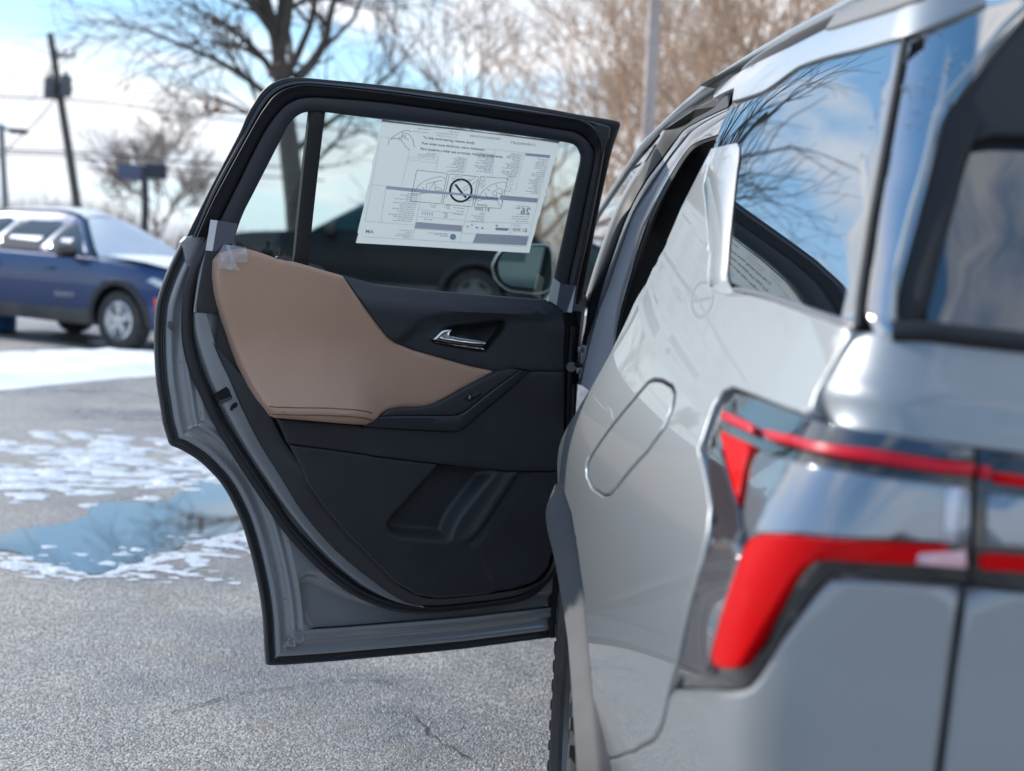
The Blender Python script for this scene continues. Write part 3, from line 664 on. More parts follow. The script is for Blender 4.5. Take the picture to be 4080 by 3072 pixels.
text('notice_spanish', 'Para ayudarse a evitar que se rompa, remu\u00e9vala lentamente.', (620,406), (1530,497), 29, INK)
text('maker_name', 'CHEVROLET', (1895,368), (1608,338), 26, INKG)
text('model_line', '2026 EQUINOX ACTIV AWD', (1503,298), (1165,262), 24, INKG)
text('mileage_figure', '26', (1830,1122), (1722,1112), 74, INKG)
text('fuel_cost_figure', '$1,900', (1798,1312), (1636,1302), 40, INKG)
text('spend_word', 'spend', (1358,1030), (1245,1022), 28, INKG); text('spend_figure', '$1,000', (1385,1082), (1218,1072), 34, INKG)
text('corner_letters', 'MA', (14,1322), (105,1328), 40, INKG)
text('cost_word', 'COST', (1718,1252), (1640,1246), 18, INKL); text('mpg_word', 'MPG', (1715,1060), (1660,1056), 18, INKL)
bx = [[(580,630),(918,666),(848,1002),(508,970)], [(942,672),(1262,702),(1190,1034),(868,1004)], [(1284,702),(1582,720),(1508,1052),(1212,1036)]]
strokes('pictogram_frames', [densify(b + [b[0]], 40, False) for b in bx], 4.5, INK)
th_ = np.linspace(0, 2 * math.pi, 49); cc = np.array([1067,854.0])
ring = [cc + (118 * math.cos(t) , 122 * math.sin(t)) for t in th_]
ring = [(p[0] - (p[1] - cc[1]) * .06, p[1] + (p[0] - cc[0]) * .04) for p in ring]
strokes('prohibition_ring', [ring, [(1005,785),(1060,858),(1125,935)]], 23, INK)
strokes('hand_drawing', [cr([(275,350),(288,290),(440,195),(520,205)], 4), cr([(300,288),(405,272),(420,240),(432,205)], 4), cr([(440,228),(470,222),(505,245),(540,300),(545,350),(565,380)], 5), cr([(425,250),(432,270),(455,262),(452,245),(435,243),(425,250)], 4), cr([(400,268),(385,288),(395,300),(418,282)], 4), cr([(412,290),(420,318),(440,335),(445,350),(468,378),(505,412)], 5), cr([(445,262),(470,285),(492,298)], 4)], 4.5, INK)
strokes('pictogram_drawings', [cr([(535,905),(600,800),(700,735),(820,705),(885,712),(885,740)], 5), cr([(545,905),(690,880),(870,870)], 4), [(690,890),(780,755),(865,745)], [(775,752),(790,830)], [(680,880),(690,780),(770,760)], cr([(775,835),(800,820),(850,838),(870,860)], 4), cr([(780,840),(800,855),(840,858),(860,870)], 4), [(640,815),(690,885)],
    cr([(1095,830),(1150,790),(1165,750),(1230,710)], 4), cr([(1105,858),(1170,815),(1200,780),(1250,745)], 4), [(1095,830),(1108,858)], cr([(1135,770),(1130,745),(1160,735),(1180,740)], 4), cr([(900,930),(960,850),(990,800)], 4), [(1030,985),(1230,950)],
    cr([(1240,960),(1310,860),(1420,785),(1540,760),(1555,775)], 5), cr([(1240,968),(1440,930)], 3), [(1450,785),(1472,828)], [(1330,880),(1362,935)], cr([(1355,852),(1368,842),(1380,850),(1366,856)], 3), cr([(1440,855),(1420,870),(1420,900),(1450,908),(1460,880),(1440,855)], 4), cr([(1450,850),(1490,830),(1520,845),(1525,880),(1500,890),(1470,880)], 4), cr([(1460,905),(1455,930),(1490,945),(1510,925),(1520,890)], 4), cr([(1470,945),(1480,1000),(1510,1035)], 4), cr([(1505,935),(1530,990)], 3)], 4, mat('ink_mid', (.10,.11,.15), .6))
strokes('form_lines', [densify(l, 60, False) for l in ([(185,262),(10,1200)], [(80,785),(245,805)], [(245,805),(185,1205)], [(10,1192),(545,1235)], [(185,262),(380,280)], [(2040,470),(1790,1470)], [(605,1065),(1110,1115)], [(590,1140),(1100,1185)], [(615,980),(530,1390)], [(1170,960),(1050,1420)], [(1115,1195),(1840,1220)], [(1630,1215),(1605,1345)], [(1085,1325),(1810,1355)], [(0,1365),(530,1395),(1050,1425),(1790,1475)], [(1330,395),(1470,407)], [(1480,408),(1770,440)], [(500,425),(415,800)], [(825,450),(790,640)], [(1140,500),(1105,650)], [(1440,400),(1410,690)], [(1765,450),(1660,890)], [(485,485),(805,522),(800,555),(482,512),(485,485)], [(560,1275),(1085,1312)], [(640,840),(610,960)])], 3.2, INKL)
quads('form_bands', [[(248,803),(640,840),(632,880),(243,838)], [(640,845),(1240,900),(1236,918),(634,880)], [(1778,440),(2052,466),(2045,498),(1774,470)], [(1500,905),(1915,940),(1905,990),(1490,955)], [(568,1200),(1085,1240),(1075,1305),(555,1270)], [(1235,1328),(1812,1360),(1785,1462),(1195,1430)]], INKV)
quads('form_blue_bar', [[(1165,905),(1480,930),(1470,965),(1160,940)], [(1450,1262),(1590,1270),(1580,1300),(1445,1290)]], mat('ink_sky', (.42,.54,.68), .6))
ci_ = [(980 + 34 * math.cos(t), 1365 + 34 * math.sin(t)) for t in th_[:-1]]
quads('round_badge', [ci_], INKB)
PB2 = PB; PB = PB + .0005
text('badge_letters', 'GM', (1004,1380), (958,1376), 24, mat('badge_pale', (.6,.7,.8), .6))
PB = PB2
ln = []; rs = np.random.RandomState(5)
def column(x0, x1, ya, yb, n, slope=.105, skew=-.21, wmin=.35, right=True):
    for i in range(n):
        y = ya + (yb - ya) * i / max(1, n - 1); wl = (x1 - x0) * rs.uniform(wmin, 1); dx = skew * (y - ya)
        xr = x1 + dx; xl = xr - wl; x = xl
        while x < xr - 8:                      # words
            l = min(rs.uniform(18, 55), xr - x); ln.append([(x, y + (x - x0) * slope), (x + l, y + (x + l - x0) * slope)]); x += l + 9
column(920,1130,480,640,11); column(1240,1440,440,640,14); column(1550,1740,440,690,16); column(1860,2020,500,690,10); column(560,800,430,470,3); column(1800,1960,700,880,11); column(1560,1660,700,860,7); column(1290,1350,700,820,7); column(940,1090,690,740,3)
column(300,600,875,1180,15, .07); column(700,800,1010,1030,2); column(880,960,1015,1050,3); column(980,1110,1040,1110,3); column(860,930,1100,1150,4); column(1180,1340,1090,1190,6); column(1560,1830,1010,1030,2); column(1600,1820,1110,1190,4, .04); column(350,530,1290,1370,5, .05); column(690,930,1320,1350,3, .04); column(620,1060,1225,1265,4, .06); column(1330,1790,1365,1400,3, .05); column(520,730,165,200,2, .1); column(760,1050,190,245,3, .1)
strokes('small_print', ln, 6.5, INKL)
strokes('small_marks', [[(1130,1250),(1150,1252)], [(1180,1235),(1196,1236)], [(1228,1262),(1256,1264)], [(1290,1268),(1316,1270)], [(1450,1240),(1474,1242)], [(1575,1278),(1600,1280)]] + [[(x, 1092 + (x-640)*.1), (x + 9, 1093 + (x-640)*.1)] for x in range(640, 770, 26)] + [[(x, 1112 + (x-640)*.1), (x + 9, 1113 + (x-640)*.1)] for x in range(640, 770, 26)] + [[(x, 1170 + (x-660)*.08), (x + 9, 1171 + (x-660)*.08)] for x in range(660, 760, 26)], 15, INKG)
# ================================================================== SILVER SUV: body
def suvx(px, off=0.0):
    """like suv, but outlines that leave the picture on the right run on across the whole tail of the car"""
    px = np.asarray(px, float); P = suv(px, off); k = px[:, 0] >= 4200; P[k, 0] = -1.93 + .02 * np.clip((4600 - px[k, 0]) / 400, 0, 1); return P
def bp(name, px, m, h=0.0, step=.03, th=.02, rnd=.004, parent=suv_thing, holes=(), feats=(), off=None, spl=False, **k):
    """body panel: outline traced on the car's surface"""
    o_ = h if (off is None and not callable(h)) else (off or 0.0)
    lp = [suvx(px, o_)] + [suv(q, o_) for q in holes]
    if spl: lp = [cr(l, 4, True) for l in lp]
    return patch(name, lp, side3, m, parent, h=h, step=step, th=th, rnd=rnd, feats=feats, up=False, nfun=(None if callable(h) else side_nrm), **k)
ED = [(2833,592),(2782,691),(2709,837),(2642,996),(2613,1041),(2575,1127),(2534,1188),(2499,1270),(2435,1401),(2365,1528),(2290,1650),(2240,1740),(2224,1790),(2219,1860),(2222,1932)]
ARC = [(2222,1935),(2247,1960),(2277,2049),(2302,2199),(2325,2357),(2346,2587),(2367,2828),(2385,3040)]
LB = [(2390,3032),(2450,3018),(2519,2995),(2592,2954),(2615,2928),(2634,2891),(2650,2830),(2660,2776),(2668,2741)]
TLL = [(2697,2645),(2754,2383),(2796,2231),(2821,2119),(2831,2019),(2818,1930),(2801,1851),(2783,1785),(2801,1738),(2841,1617),(2880,1556)]
TLT = [(2914,1544),(3001,1577),(3135,1631),(3225,1658)]
SEAMR = [(3252,1564),(3290,1500),(3349,1397),(3405,1312)]
GB = [(3279,1266),(3080,1196),(2980,1171)]
CHL = [(2896,1173),(2845,1157),(2826,1138),(2823,1079),(2830,1009),(2820,897),(2811,802),(2803,738)]
FD = ov([(1398,824),(1412,818),(1430,820),(1452,833),(1459,850),(1455,880),(1440,920),(1400,975),(1330,1058),(1316,1070),(1302,1072),(1278,1055),(1266,1028),(1266,1000),(1280,975),(1330,905)])
qp = ED + ARC[1:-1] + LB + TLL + TLT + SEAMR + GB + CHL
def shrink(px, d):
    P = np.asarray(px, float); c = P.mean(0); t = np.roll(P, -1, 0) - np.roll(P, 1, 0); t /= np.linalg.norm(t, axis=1)[:, None]; n = np.stack([-t[:, 1], t[:, 0]], 1)
    n *= np.sign(((c - P) * n).sum(1))[:, None]; return P + n * d
bp('quarter_panel', qp, PAINT, step=.018, th=.03, rnd=.003, holes=[FD])
bp('fuel_door', shrink(FD, 9), PAINT, h=-.001, step=.015, th=.02, rnd=.0022)
body_back = suv([(2860,640),(2790,740),(2700,950),(2560,1230),(2400,1520),(2260,1760),(2240,1900),(2330,2250),(2400,2830),(2430,3000),(2640,2850),(2720,2500),(2800,2100),(2790,1800),(2880,1600),(3200,1680),(3360,1420),(3390,1320),(2960,1200),(2850,1170)], -.02)
patch('inner_structure', [body_back], side3, DARK, suv_thing, h=-.022, step=.05, up=False)
# chamfer between pillar and quarter window
cl = np.array([(2833,592),(2790,690),(2803,738),(2811,802),(2820,897),(2830,1009),(2823,1079),(2825,1134),(2845,1157),(2896,1173),(2980,1172)], float)
crr = np.array([(2937,568),(2946,590),(2943,640),(2934,700),(2912,899),(2900,1049),(2898,1089),(2908,1135),(2930,1153),(2960,1162),(2985,1168)], float)
cl, crr = resample(cr(cl, 5), n=70), resample(cr(crr, 5), n=70)
def ch(t, b): q = cl * (1 - t) + crr * t; return side3(suv(q, b), b)
loft('pillar_chamfer', [ch(0,-.004), ch(.004,-.0003), ch(.5,-.001), ch(.95,-.0015), ch(.99,-.0022), ch(1.0,-.004), ch(1.0,-.010)], PAINT, suv_thing, sharp=60)
# quarter window
QW = [(2838,593),(2897,438),(2917,416),(2977,396),(3037,374),(3087,342),(3146,297),(3196,267),(3300,232),(3428,202),(3598,153),(3600,165),(3548,423),(3478,797),(3453,949),(3423,1148),(3408,1288),(3279,1250),(3080,1180),(2980,1155),(2900,1120),(2880,1060),(2900,899),(2920,700),(2930,620)]
bp('quarter_window', QW, PRIV, h=-.004, off=-.004, step=.025, th=.006, rnd=.002)
gk = resample(cr([(2930,1153),(2980,1160),(3080,1186),(3279,1256),(3408,1298)], 5), n=40)
tube('quarter_window_trim', side3(suv(gk, -.003), -.003), .004, mat('trim_grey', (.22,.22,.23), .35, .6), suv_thing, seg=8)
sk = resample(cr([(3605,150),(3553,423),(3483,797),(3458,949),(3428,1148),(3413,1300)], 5), n=50)
tube('window_seam', side3(suv(sk, -.004), -.004), .004, BLACKR, suv_thing, seg=8)
# rear corner trim of gloss black
DP = [(3618,160),(3564,423),(3494,797),(3469,949),(3438,1148),(3424,1305),(3530,1316),(3600,1322),(3630,1240),(3660,1130),(3700,960),(3740,760),(3780,560),(3850,380),(3960,210),(4120,30),(4180,-60),(3940,12),(3780,80)]
bp('rear_corner_trim', DP, CORNERB, h=-.006, off=-.006, step=.03, th=.012, rnd=.003)
fe = resample(cr([(4130,-10),(4000,105),(3902,228),(3820,330),(3752,417),(3722,486),(3700,580),(3667,720),(3627,860),(3598,980),(3572,1090),(3560,1190),(3552,1300)], 5), n=80)
tube('trim_fin_edge', side3(suv(fe, .006), .006), .0032, mat('fin_edge_pale', (.30,.33,.34), .25, .4, 1.0), suv_thing, seg=8)
rb = resample(cr([(4300,-60),(4100,130),(3960,300),(3850,470),(3800,620),(3765,760),(3720,920),(3685,1060),(3655,1170),(3620,1255),(3612,1300)], 5), n=60)
gw = [(4500,60),(4190,170),(4060,300),(3920,470),(3850,620),(3810,760),(3750,960),(3700,1100),(3665,1200),(3640,1270),(3800,1300),(4080,1328),(4500,1370)]
# tailgate group
tg = link('tailgate', bpy.data.meshes.new('tailgate'), None, suv_thing)
bp('tailgate_window', gw, mat('tailgate_glass', (.012,.016,.026), .03, ior=2.3), h=-.010, off=-.010, step=.04, th=.006, parent=tg)
bp('spoiler_side_fin', [(4150,12),(4020,128),(3925,250),(3775,432),(3745,500),(3690,720),(3650,870),(3610,1010),(3582,1110),(3562,1200),(3548,1310),(3632,1320),(3690,1190),(3740,1010),(3795,820),(3840,640),(3910,490),(4060,320),(4190,190),(4190,0)], mat('fin_black', (.006,.006,.008), .65), h=.003, off=.003, step=.03, th=.02, rnd=.004, parent=tg)
wb = resample(cr([(3560,1326),(3640,1322),(3800,1338),(4080,1368),(4500,1410)], 5), n=40)
tube('window_lower_seal', side3(resample(suvx(wb, .0), n=60), .0), .010, BLACKR, tg, seg=8)
spl = [(4500,-60),(4190,-30),(4150,20),(4020,150),(3920,270),(3850,390),(3800,520),(3850,560),(3960,540),(4100,545),(4500,590)]
bp('spoiler_shade', spl, mat('spoiler_shade_black', (.008,.008,.010), .5), h=.004, off=.004, step=.04, th=.02, rnd=.006, parent=tg)  # black band over the upper glass, spoiler shading put into the colour
TG = [(3424,1318),(3530,1328),(3640,1335),(3800,1350),(4080,1380),(4600,1430),(4600,1880),(4080,1798),(3871,1770),(3537,1722),(3262,1666),(3262,1600),(3290,1530),(3340,1440)]
crs = suvx([(3230,1560),(3310,1562),(3450,1578),(3700,1612),(4080,1652),(4600,1700)])
def h_tg(P):
    o = np.argsort(-crs[:, 0]); s = np.interp(-P[:, 0], -crs[o, 0], crs[o, 1]) - P[:, 1]; return -.008 * sstep(s, -.004, .020) + .0015 * np.exp(-(s / .010) ** 2)
def h_nrm(hf, e=4e-3):
    def f(P):
        a = side3(P + [e, 0], hf(P + [e, 0])) - side3(P - [e, 0], hf(P - [e, 0])); b = side3(P + [0, e], hf(P + [0, e])) - side3(P - [0, e], hf(P - [0, e]))
        n = np.cross(a, b); n /= np.linalg.norm(n, axis=1)[:, None]; s_ = np.sign((n * side_nrm(P)).sum(1)); return n * s_[:, None]
    return f
lp = suvx(TG); lp_me = patch('tailgate_panel', [lp], side3, PAINT, tg, h=h_tg, step=.015, th=.03, rnd=.003, up=False, nfun=h_nrm(h_tg))
TGL = [(3858,2345),(4080,2362),(4600,2400),(4600,3600),(3690,3600),(3757,3080),(3810,2660)]
bp('tailgate_lower_panel', TGL, PAINT, step=.03, th=.03, rnd=.005, parent=tg)
tg_back = suvx([(3300,1560),(3440,1340),(4600,1450),(4600,3500),(3700,3500),(3840,2300),(3880,1800),(3300,1680)], -.03)
patch('tailgate_inner', [tg_back], side3, DARK, tg, h=-.034, step=.06, up=False)
v = side3(tg_back, -.04); tg.data.from_pydata([tuple(p) for p in v[:4]], [], [(0, 1, 2, 3)]); tg.data.materials.append(DARK)
# bumper
BUM = [(2676,2748)] + LB[::-1][1:] + [(2390,3040),(2440,3600),(3672,3600),(3735,3080),(3790,2660),(3834,2340),(3560,2318),(3330,2302),(3290,2318),(3240,2375),(3102,2556),(3010,2705),(2985,2735),(2940,2750),(2780,2745)]
def h_bum(P): return 0.0 * P[:, 0]
bp('rear_bumper', BUM, PAINT, step=.02, th=.03, rnd=.006)
# ---- tail light
tl = link('tail_light', bpy.data.meshes.new('tail_light'), None, suv_thing)
HS = [(2686,2735)] + TLL + [(2916,1550),(3001,1583),(3135,1637),(3262,1674),(3537,1730),(3871,1778),(3892,1782),(3862,2328),(3560,2308),(3330,2292),(3280,2310),(3228,2368),(3092,2552),(3000,2700),(2978,2728),(2940,2742),(2780,2740)]
P, T, LPp = fill([suv(HS)], .015); D = loop_dist(P, LPp); X = side3(P, -.003 - .004 * np.exp(-D / .006)); me = bpy.data.meshes.new('tail_light')
me.from_pydata([tuple(p) for p in X], [], [tuple(t)[::-1] for t in T]); me.shade_smooth(); me.materials.append(mat('lamp_black', (.008,.009,.012), .10, coat=1.0)); tl.data = me
o11, s11 = (2600, 1450), .669
def z11(p): return zm(o11, s11, p)
bp('red_corner_bar', z11([(408,282),(605,372),(598,432),(398,335)]), REDP, h=.004, off=.004, step=.012, th=.008, rnd=.0015, parent=tl)
bp('red_corner_lens', z11([(398,402),(582,488),(570,560),(545,640),(528,740),(505,850),(470,720)]), RED, h=.004, off=.004, step=.012, th=.008, rnd=.0015, parent=tl)
bp('clear_lens', z11([(600,535),(800,575),(1100,640),(1500,700),(1880,745),(1885,1075),(1400,1045),(900,1020),(640,1020),(560,1060),(540,900),(570,720)]), LENS, h=.004, off=.004, step=.015, th=.008, rnd=.0015, parent=tl)
bp('clear_upper_lens', z11([(480,180),(620,215),(900,320),(1400,420),(1900,510),(1895,590),(1300,520),(850,445),(640,405),(470,290)]), mat('lens_upper', (.06,.075,.10), .05, .6, 1.0), h=.003, off=.003, step=.015, th=.008, rnd=.0015, parent=tl)
bp('red_light_bar', z11([(640,400),(720,418),(850,448),(1300,525),(1700,585),(1905,605),(1900,670),(1700,652),(1300,592),(850,505),(690,468)]), REDP, h=.006, off=.006, step=.012, th=.008, rnd=.0015, parent=tl)
bp('reverse_light', z11([(1735,735),(1820,742),(1790,1072),(1705,1068)]), mat('reverse_pale', (.55,.58,.66), .15, .2, 1.0), h=.007, off=.007, step=.012, th=.006, rnd=.002, parent=tl)
LRED = [(2972,2192),(2990,2165),(3020,2148),(3060,2141),(3140,2142),(3470,2160),(3737,2176),(3770,2180),(3762,2262),(3640,2252),(3300,2236),(3240,2240),(3200,2262),(3160,2310),(3080,2440),(3010,2560),(2955,2655),(2930,2672),(2870,2670),(2842,2662),(2834,2640)]
bp('red_boomerang_lens', LRED, RED, h=.006, off=.006, step=.012, th=.012, rnd=.0015, parent=tl)
bp('pale_end_reflector', z11([(1562,1135),(1840,1118),(1850,1225),(1545,1198)]), PINK, h=.009, off=.009, step=.012, th=.008, rnd=.0015, parent=tl)
bp('smoked_side_lens', [(2822,2170),(2880,2150),(2945,2180),(2955,2200),(2905,2370),(2830,2620),(2815,2690),(2790,2710),(2705,2690),(2715,2640),(2764,2400),(2800,2250)], SMOKE, h=.003, off=.003, step=.014, th=.008, rnd=.0015, parent=tl)
bp('side_lens_upper', z11([(330,520),(395,470),(440,640),(510,860),(540,1060),(500,1110),(340,1080),(372,900),(330,640)]), mat('side_lens_dark', (.02,.026,.04), .07, .2, 1.0), h=.002, off=.002, step=.014, th=.008, rnd=.0015, parent=tl)
tl2 = bp('tailgate_light', [(3905,1784),(4080,1806),(4600,1880),(4600,2395),(4080,2356),(3872,2330)], MATS['lamp_black'], h=-.002, off=-.002, step=.03, th=.02, rnd=.0015)
bp('red_light_bar', z11([(1945,608),(2005,618),(2015,690),(1940,680)]), REDP, h=.003, off=.003, step=.015, th=.008, rnd=.0015, parent=tl2)
bp('red_light_bar', z11([(2025,645),(2212,672),(2900,770),(2900,850),(2212,738),(2030,712)]), RED, h=.003, off=.003, step=.015, th=.008, rnd=.0015, parent=tl2)
bp('clear_lens', z11([(1990,770),(2212,800),(2900,900),(2900,1150),(2212,1095),(1970,1078)]), LENS, h=.003, off=.003, step=.02, th=.008, rnd=.0015, parent=tl2)
bp('red_lower_bar', z11([(1940,1140),(2000,1132),(2212,1146),(2900,1210),(2900,1310),(2212,1245),(1990,1232),(1940,1220)]), RED, h=.003, off=.003, step=.02, th=.008, rnd=.0015, parent=tl2)

# ---- wheel arch trim, wheel
AL = np.array([(2217,1928),(2195,1975),(2178,2015),(2173,2055),(2180,2114),(2207,2224),(2237,2388),(2262,2548),(2277,2730),(2288,2900),(2300,3100),(2310,3300)], float)
AR = np.array([(2219,1930),(2236,1948),(2249,1965),(2277,2049),(2290,2130),(2302,2199),(2325,2357),(2346,2587),(2362,2760),(2374,2900),(2390,3100),(2405,3300)], float)
AY = np.array([2.14,2.10,2.06,2.03,1.99,1.92,1.83,1.75,1.69,1.64,1.60,1.57])
al, ar = resample(cr(AL, 5), n=60), cr(AR, 5); ar = resample(ar, n=60); ay = np.interp(np.linspace(0, 1, 60), np.linspace(0, 1, 12), AY)
inner_e = at_y(al, ay); outer_e = side3(suv(ar, 0.0), 0.0) if False else at_y(ar, ay - .05)
def mixr(t, dx=0.0): return inner_e * (1 - t) + outer_e * t + np.array([dx, 0, 0])
loft('wheel_arch_trim', [inner_e + [.10, .03, 0], inner_e + [.012, .004, 0], mixr(.02, .0), mixr(.06, -.002), mixr(.5, -.003), mixr(.90, -.002), mixr(.97, .001), mixr(1.0, .006), outer_e + [.03, 0, 0]], CLAD, suv_thing, sharp=50)
loft('wheel_arch_liner', [inner_e + [.06, .02, 0], inner_e + [.25, .05, 0], inner_e + [.5, .3, 0]], DARK, suv_thing)
wh = link('rear_wheel', bpy.data.meshes.new('rear_wheel'), None, suv_thing)
wc = np.array([.125, 2.22, .365]); R = .372
prof = [(.235,.03),(.245,.012),(.275,.002),(.315,-.002),(.345,.004),(.362,.016),(.372,.032),(.374,.115),(.372,.20),(.360,.22),(.30,.235),(.24,.215)]
v, f = lathe_vf(prof, 72, 'X'); v = np.array(v)
tb = []
for k in range(54):
    t = 2 * math.pi * k / 54
    for (h0, wd, sk) in ((.018,.030,.3), (.075,.035,-.3), (.13,.035,.3)):
        Mx = Matrix.Rotation(t, 4, 'X'); c = Mx @ Vector((h0 + .012, .372, 0)); bv, bf = box_vf((0,0,0), (wd, .014, .026), .003, Mx @ Matrix.Rotation(sk, 4, 'Y')); tb.append((np.array(bv) + np.array(c), bf))
    Mx = Matrix.Rotation(t + .05, 4, 'X'); c = Mx @ Vector((.002, .352, 0)); bv, bf = box_vf((0,0,0), (.010, .030, .020), .003, Mx); tb.append((np.array(bv) + np.array(c), bf))
vv, ff = merge([(v, f)] + tb); me = bpy.data.meshes.new('rear_wheel'); me.from_pydata([tuple(np.array(p) + wc) for p in vv], [], ff); me.shade_smooth(); me.set_sharp_from_angle(angle=rad(35)); me.materials.append(TYRE); wh.data = me
rp = [lathe_vf([(.238,.03),(.232,.02),(.222,.03),(.215,.10),(.20,.18)], 48, 'X'), lathe_vf([(.0,.035),(.05,.035),(.06,.05),(.06,.08)], 24, 'X')]
for k in range(10):
    Mx = Matrix.Rotation(2 * math.pi * k / 10, 4, 'X'); bv, bf = box_vf((0, .135, 0), (.03, .19, .032), .006); rp.append(([tuple((Mx @ Vector(p)) + Vector((.05, 0, 0))) for p in bv], bf))
v, f = merge(rp); mesh('rim', np.array(v) + wc, f, mat('dark_alloy', (.08,.082,.09), .3, .9), wh)

# ---- roof side, rail
RS = [(2808,350),(2947,286),(3146,186),(3300,108),(3420,45),(3520,-20),(3900,-120),(3935,5),(3780,72),(3612,140),(3428,194),(3300,224),(3196,258),(3146,288),(3087,332),(3037,364),(2977,386),(2917,404),(2924,352),(2840,392)]
lowe = cr([(3935,5),(3780,72),(3612,140),(3428,194),(3300,224),(3196,258),(3146,288),(3087,332),(3037,364),(2977,386),(2917,404)], 5)
RS2 = RS[:8] + [tuple(p) for p in lowe] + RS[-2:]
bp('roof_side_panel', RS2, PAINT, step=.02, th=.006, rnd=.002)
ru = np.array([(2808,338),(2947,239),(3146,115),(3300,30),(3420,-40),(3560,-130)], float); rl = np.array([(2812,346),(2947,280),(3146,180),(3300,102),(3420,40),(3530,-20)], float)
ru, rl = resample(cr(ru, 6), n=50), resample(cr(rl, 6), n=50); yx = np.linspace(2.46, 1.5, 50)
up_, lo_ = at_y(ru, yx), at_y(rl, yx)
def rr_(t, dx, dz=0.0): return lo_ * (1 - t) + up_ * t + [dx, 0, dz]
loft('roof_rail', [rr_(0,.03,-.004), rr_(.0,.004), rr_(.06,-.003), rr_(.3,-.009), rr_(.55,-.010), rr_(.8,-.006), rr_(.95,.002), rr_(1,.010), rr_(1,.03,.002), rr_(.9,.06,-.006), rr_(.2,.07,-.01)], mat('rail_satin', (.26,.275,.28), .34, .6, .6), suv_thing, sharp=80)
ft = [(3272,122),(3300,95),(3350,30),(3400,-30),(3720,-130),(3690,0),(3560,40),(3400,90),(3300,120)]
bp('rail_foot', ft, mat('rail_grey', (.16,.16,.168), .6), h=.004, off=.004, step=.02, th=.02, rnd=.006)
# ---- around the door opening: front roof strip, front window, pillar faces
def strip(name, ca, cb, ya, yb, m, prof=((0,0),(1,0)), n=60, sharp=50):
    """strip between two traced edges with the depth given along them; prof: (position across, forward offset)"""
    a, b = cr(ca, 5), cr(cb, 5); a = resample(a, n=n); b = resample(b, n=n)
    y1 = np.interp(np.linspace(0, 1, n), np.linspace(0, 1, len(ya)), ya); y2 = np.interp(np.linspace(0, 1, n), np.linspace(0, 1, len(yb)), yb)
    rows = []
    for t, dyy in prof: q = a * (1 - t) + b * t; rows.append(at_y(q, y1 * (1 - t) + y2 * t + dyy))
    return loft(name, rows, m, suv_thing, sharp=sharp)
YF = [4.35, 3.9, 3.5, 3.1, 2.75, 2.48]
R0 = [(2335,925),(2375,850),(2423,770),(2486,675),(2550,579),(2598,529),(2698,433),(2808,339),(2860,300)]
R1 = [(2342,935),(2376,866),(2429,784),(2518,655),(2601,562),(2650,514),(2768,435),(2870,378),(2922,354)]
strip('front_roof_side', R0, R1, YF, [y - .02 for y in YF], PAINT, ((-.06,.03),(0,.012),(.15,.0),(.5,-.006),(.9,-.003),(1.0,.012)))
G1 = [(2376,866),(2429,784),(2518,655),(2601,562),(2626,535)]; G2 = [(2330,1195),(2381,1028),(2442,859),(2499,742),(2569,634),(2620,552)]
strip('front_door_frame', [(2342,935)] + G1, [(2350,955),(2384,880),(2437,797),(2526,668),(2606,573),(2632,540)], [4.2,3.9,3.6,3.3,3.0,2.9], [4.2,3.9,3.6,3.3,3.0,2.9], BLACKR, ((0,0),(1,.005)))
strip('front_window', [(2300,1180),(2330,1000),(2384,880),(2437,797),(2526,668),(2606,573)], [(2336,1192),(2387,1028),(2448,859),(2505,742),(2575,634),(2616,566)], [3.6,3.7,3.6,3.45,3.2,3.02], [3.1,3.08,3.06,3.04,3.02,2.98], FRONTG)
strip('front_door_edge', [(2330,1195),(2381,1028),(2442,859),(2499,742),(2569,634),(2622,552),(2640,520)], [(2346,1196),(2404,1028),(2461,859),(2518,738),(2582,634),(2632,554),(2650,522)], [3.02]*7, [3.0]*7, mat('grey_edge', (.24,.25,.265), .7), ((-.05,.02),(0,.0),(.5,-.002),(1,.004)))
A_ = [(2300,1530),(2322,1440),(2338,1353),(2356,1302),(2378,1229),(2404,1127),(2437,1030),(2477,913),(2518,818),(2572,723),(2645,627),(2696,557),(2728,518),(2798,478),(2897,433)]
BL = [(2290,1530),(2305,1440),(2320,1353),(2332,1302),(2346,1196),(2375,1110),(2404,1028),(2461,859),(2500,780),(2550,690),(2632,554),(2655,510),(2700,478),(2780,432),(2922,356)]
YP = [2.95]*9 + [2.93,2.88,2.82,2.72,2.5,2.25]
strip('pillar_black_applique', BL, A_, [y + .04 for y in YP], YP, mat('pillar_matt_black', (.010,.010,.012), .5, spec=.3), ((0,0),(.1,-.01),(.5,-.012),(.9,-.01),(1,.01)))
B_ = [(2312,1530),(2330,1440),(2345,1380),(2362,1310),(2391,1219),(2423,1143),(2464,1020),(2518,866),(2550,808),(2598,738),(2664,637),(2722,564),(2760,520),(2820,480),(2905,436)]
strip('pillar_bright_edge', A_, B_, YP, [y - .02 for y in YP], PAINT, ((-.1,.02),(0,0),(.2,-.012),(.7,-.016),(1,-.004)))
C_ = [(2400,1600),(2420,1500),(2436,1404),(2448,1286),(2470,1178),(2496,1089),(2518,1010),(2550,898),(2578,840),(2607,780),(2661,684),(2722,595),(2770,545),(2835,500),(2915,448)]
strip('pillar_jamb', B_, C_, [y - .02 for y in YP], [y - .06 for y in YP], mat('jamb_paint', (.33,.34,.385), .5, .1), ((0,.0),(.1,-.006),(.5,-.01),(1,0)))
D_ = [(2420,1620),(2438,1500),(2450,1382),(2467,1270),(2486,1191),(2518,1080),(2537,1010),(2582,882),(2605,830),(2629,780),(2680,685),(2741,595),(2790,562),(2860,540),(2930,500)]
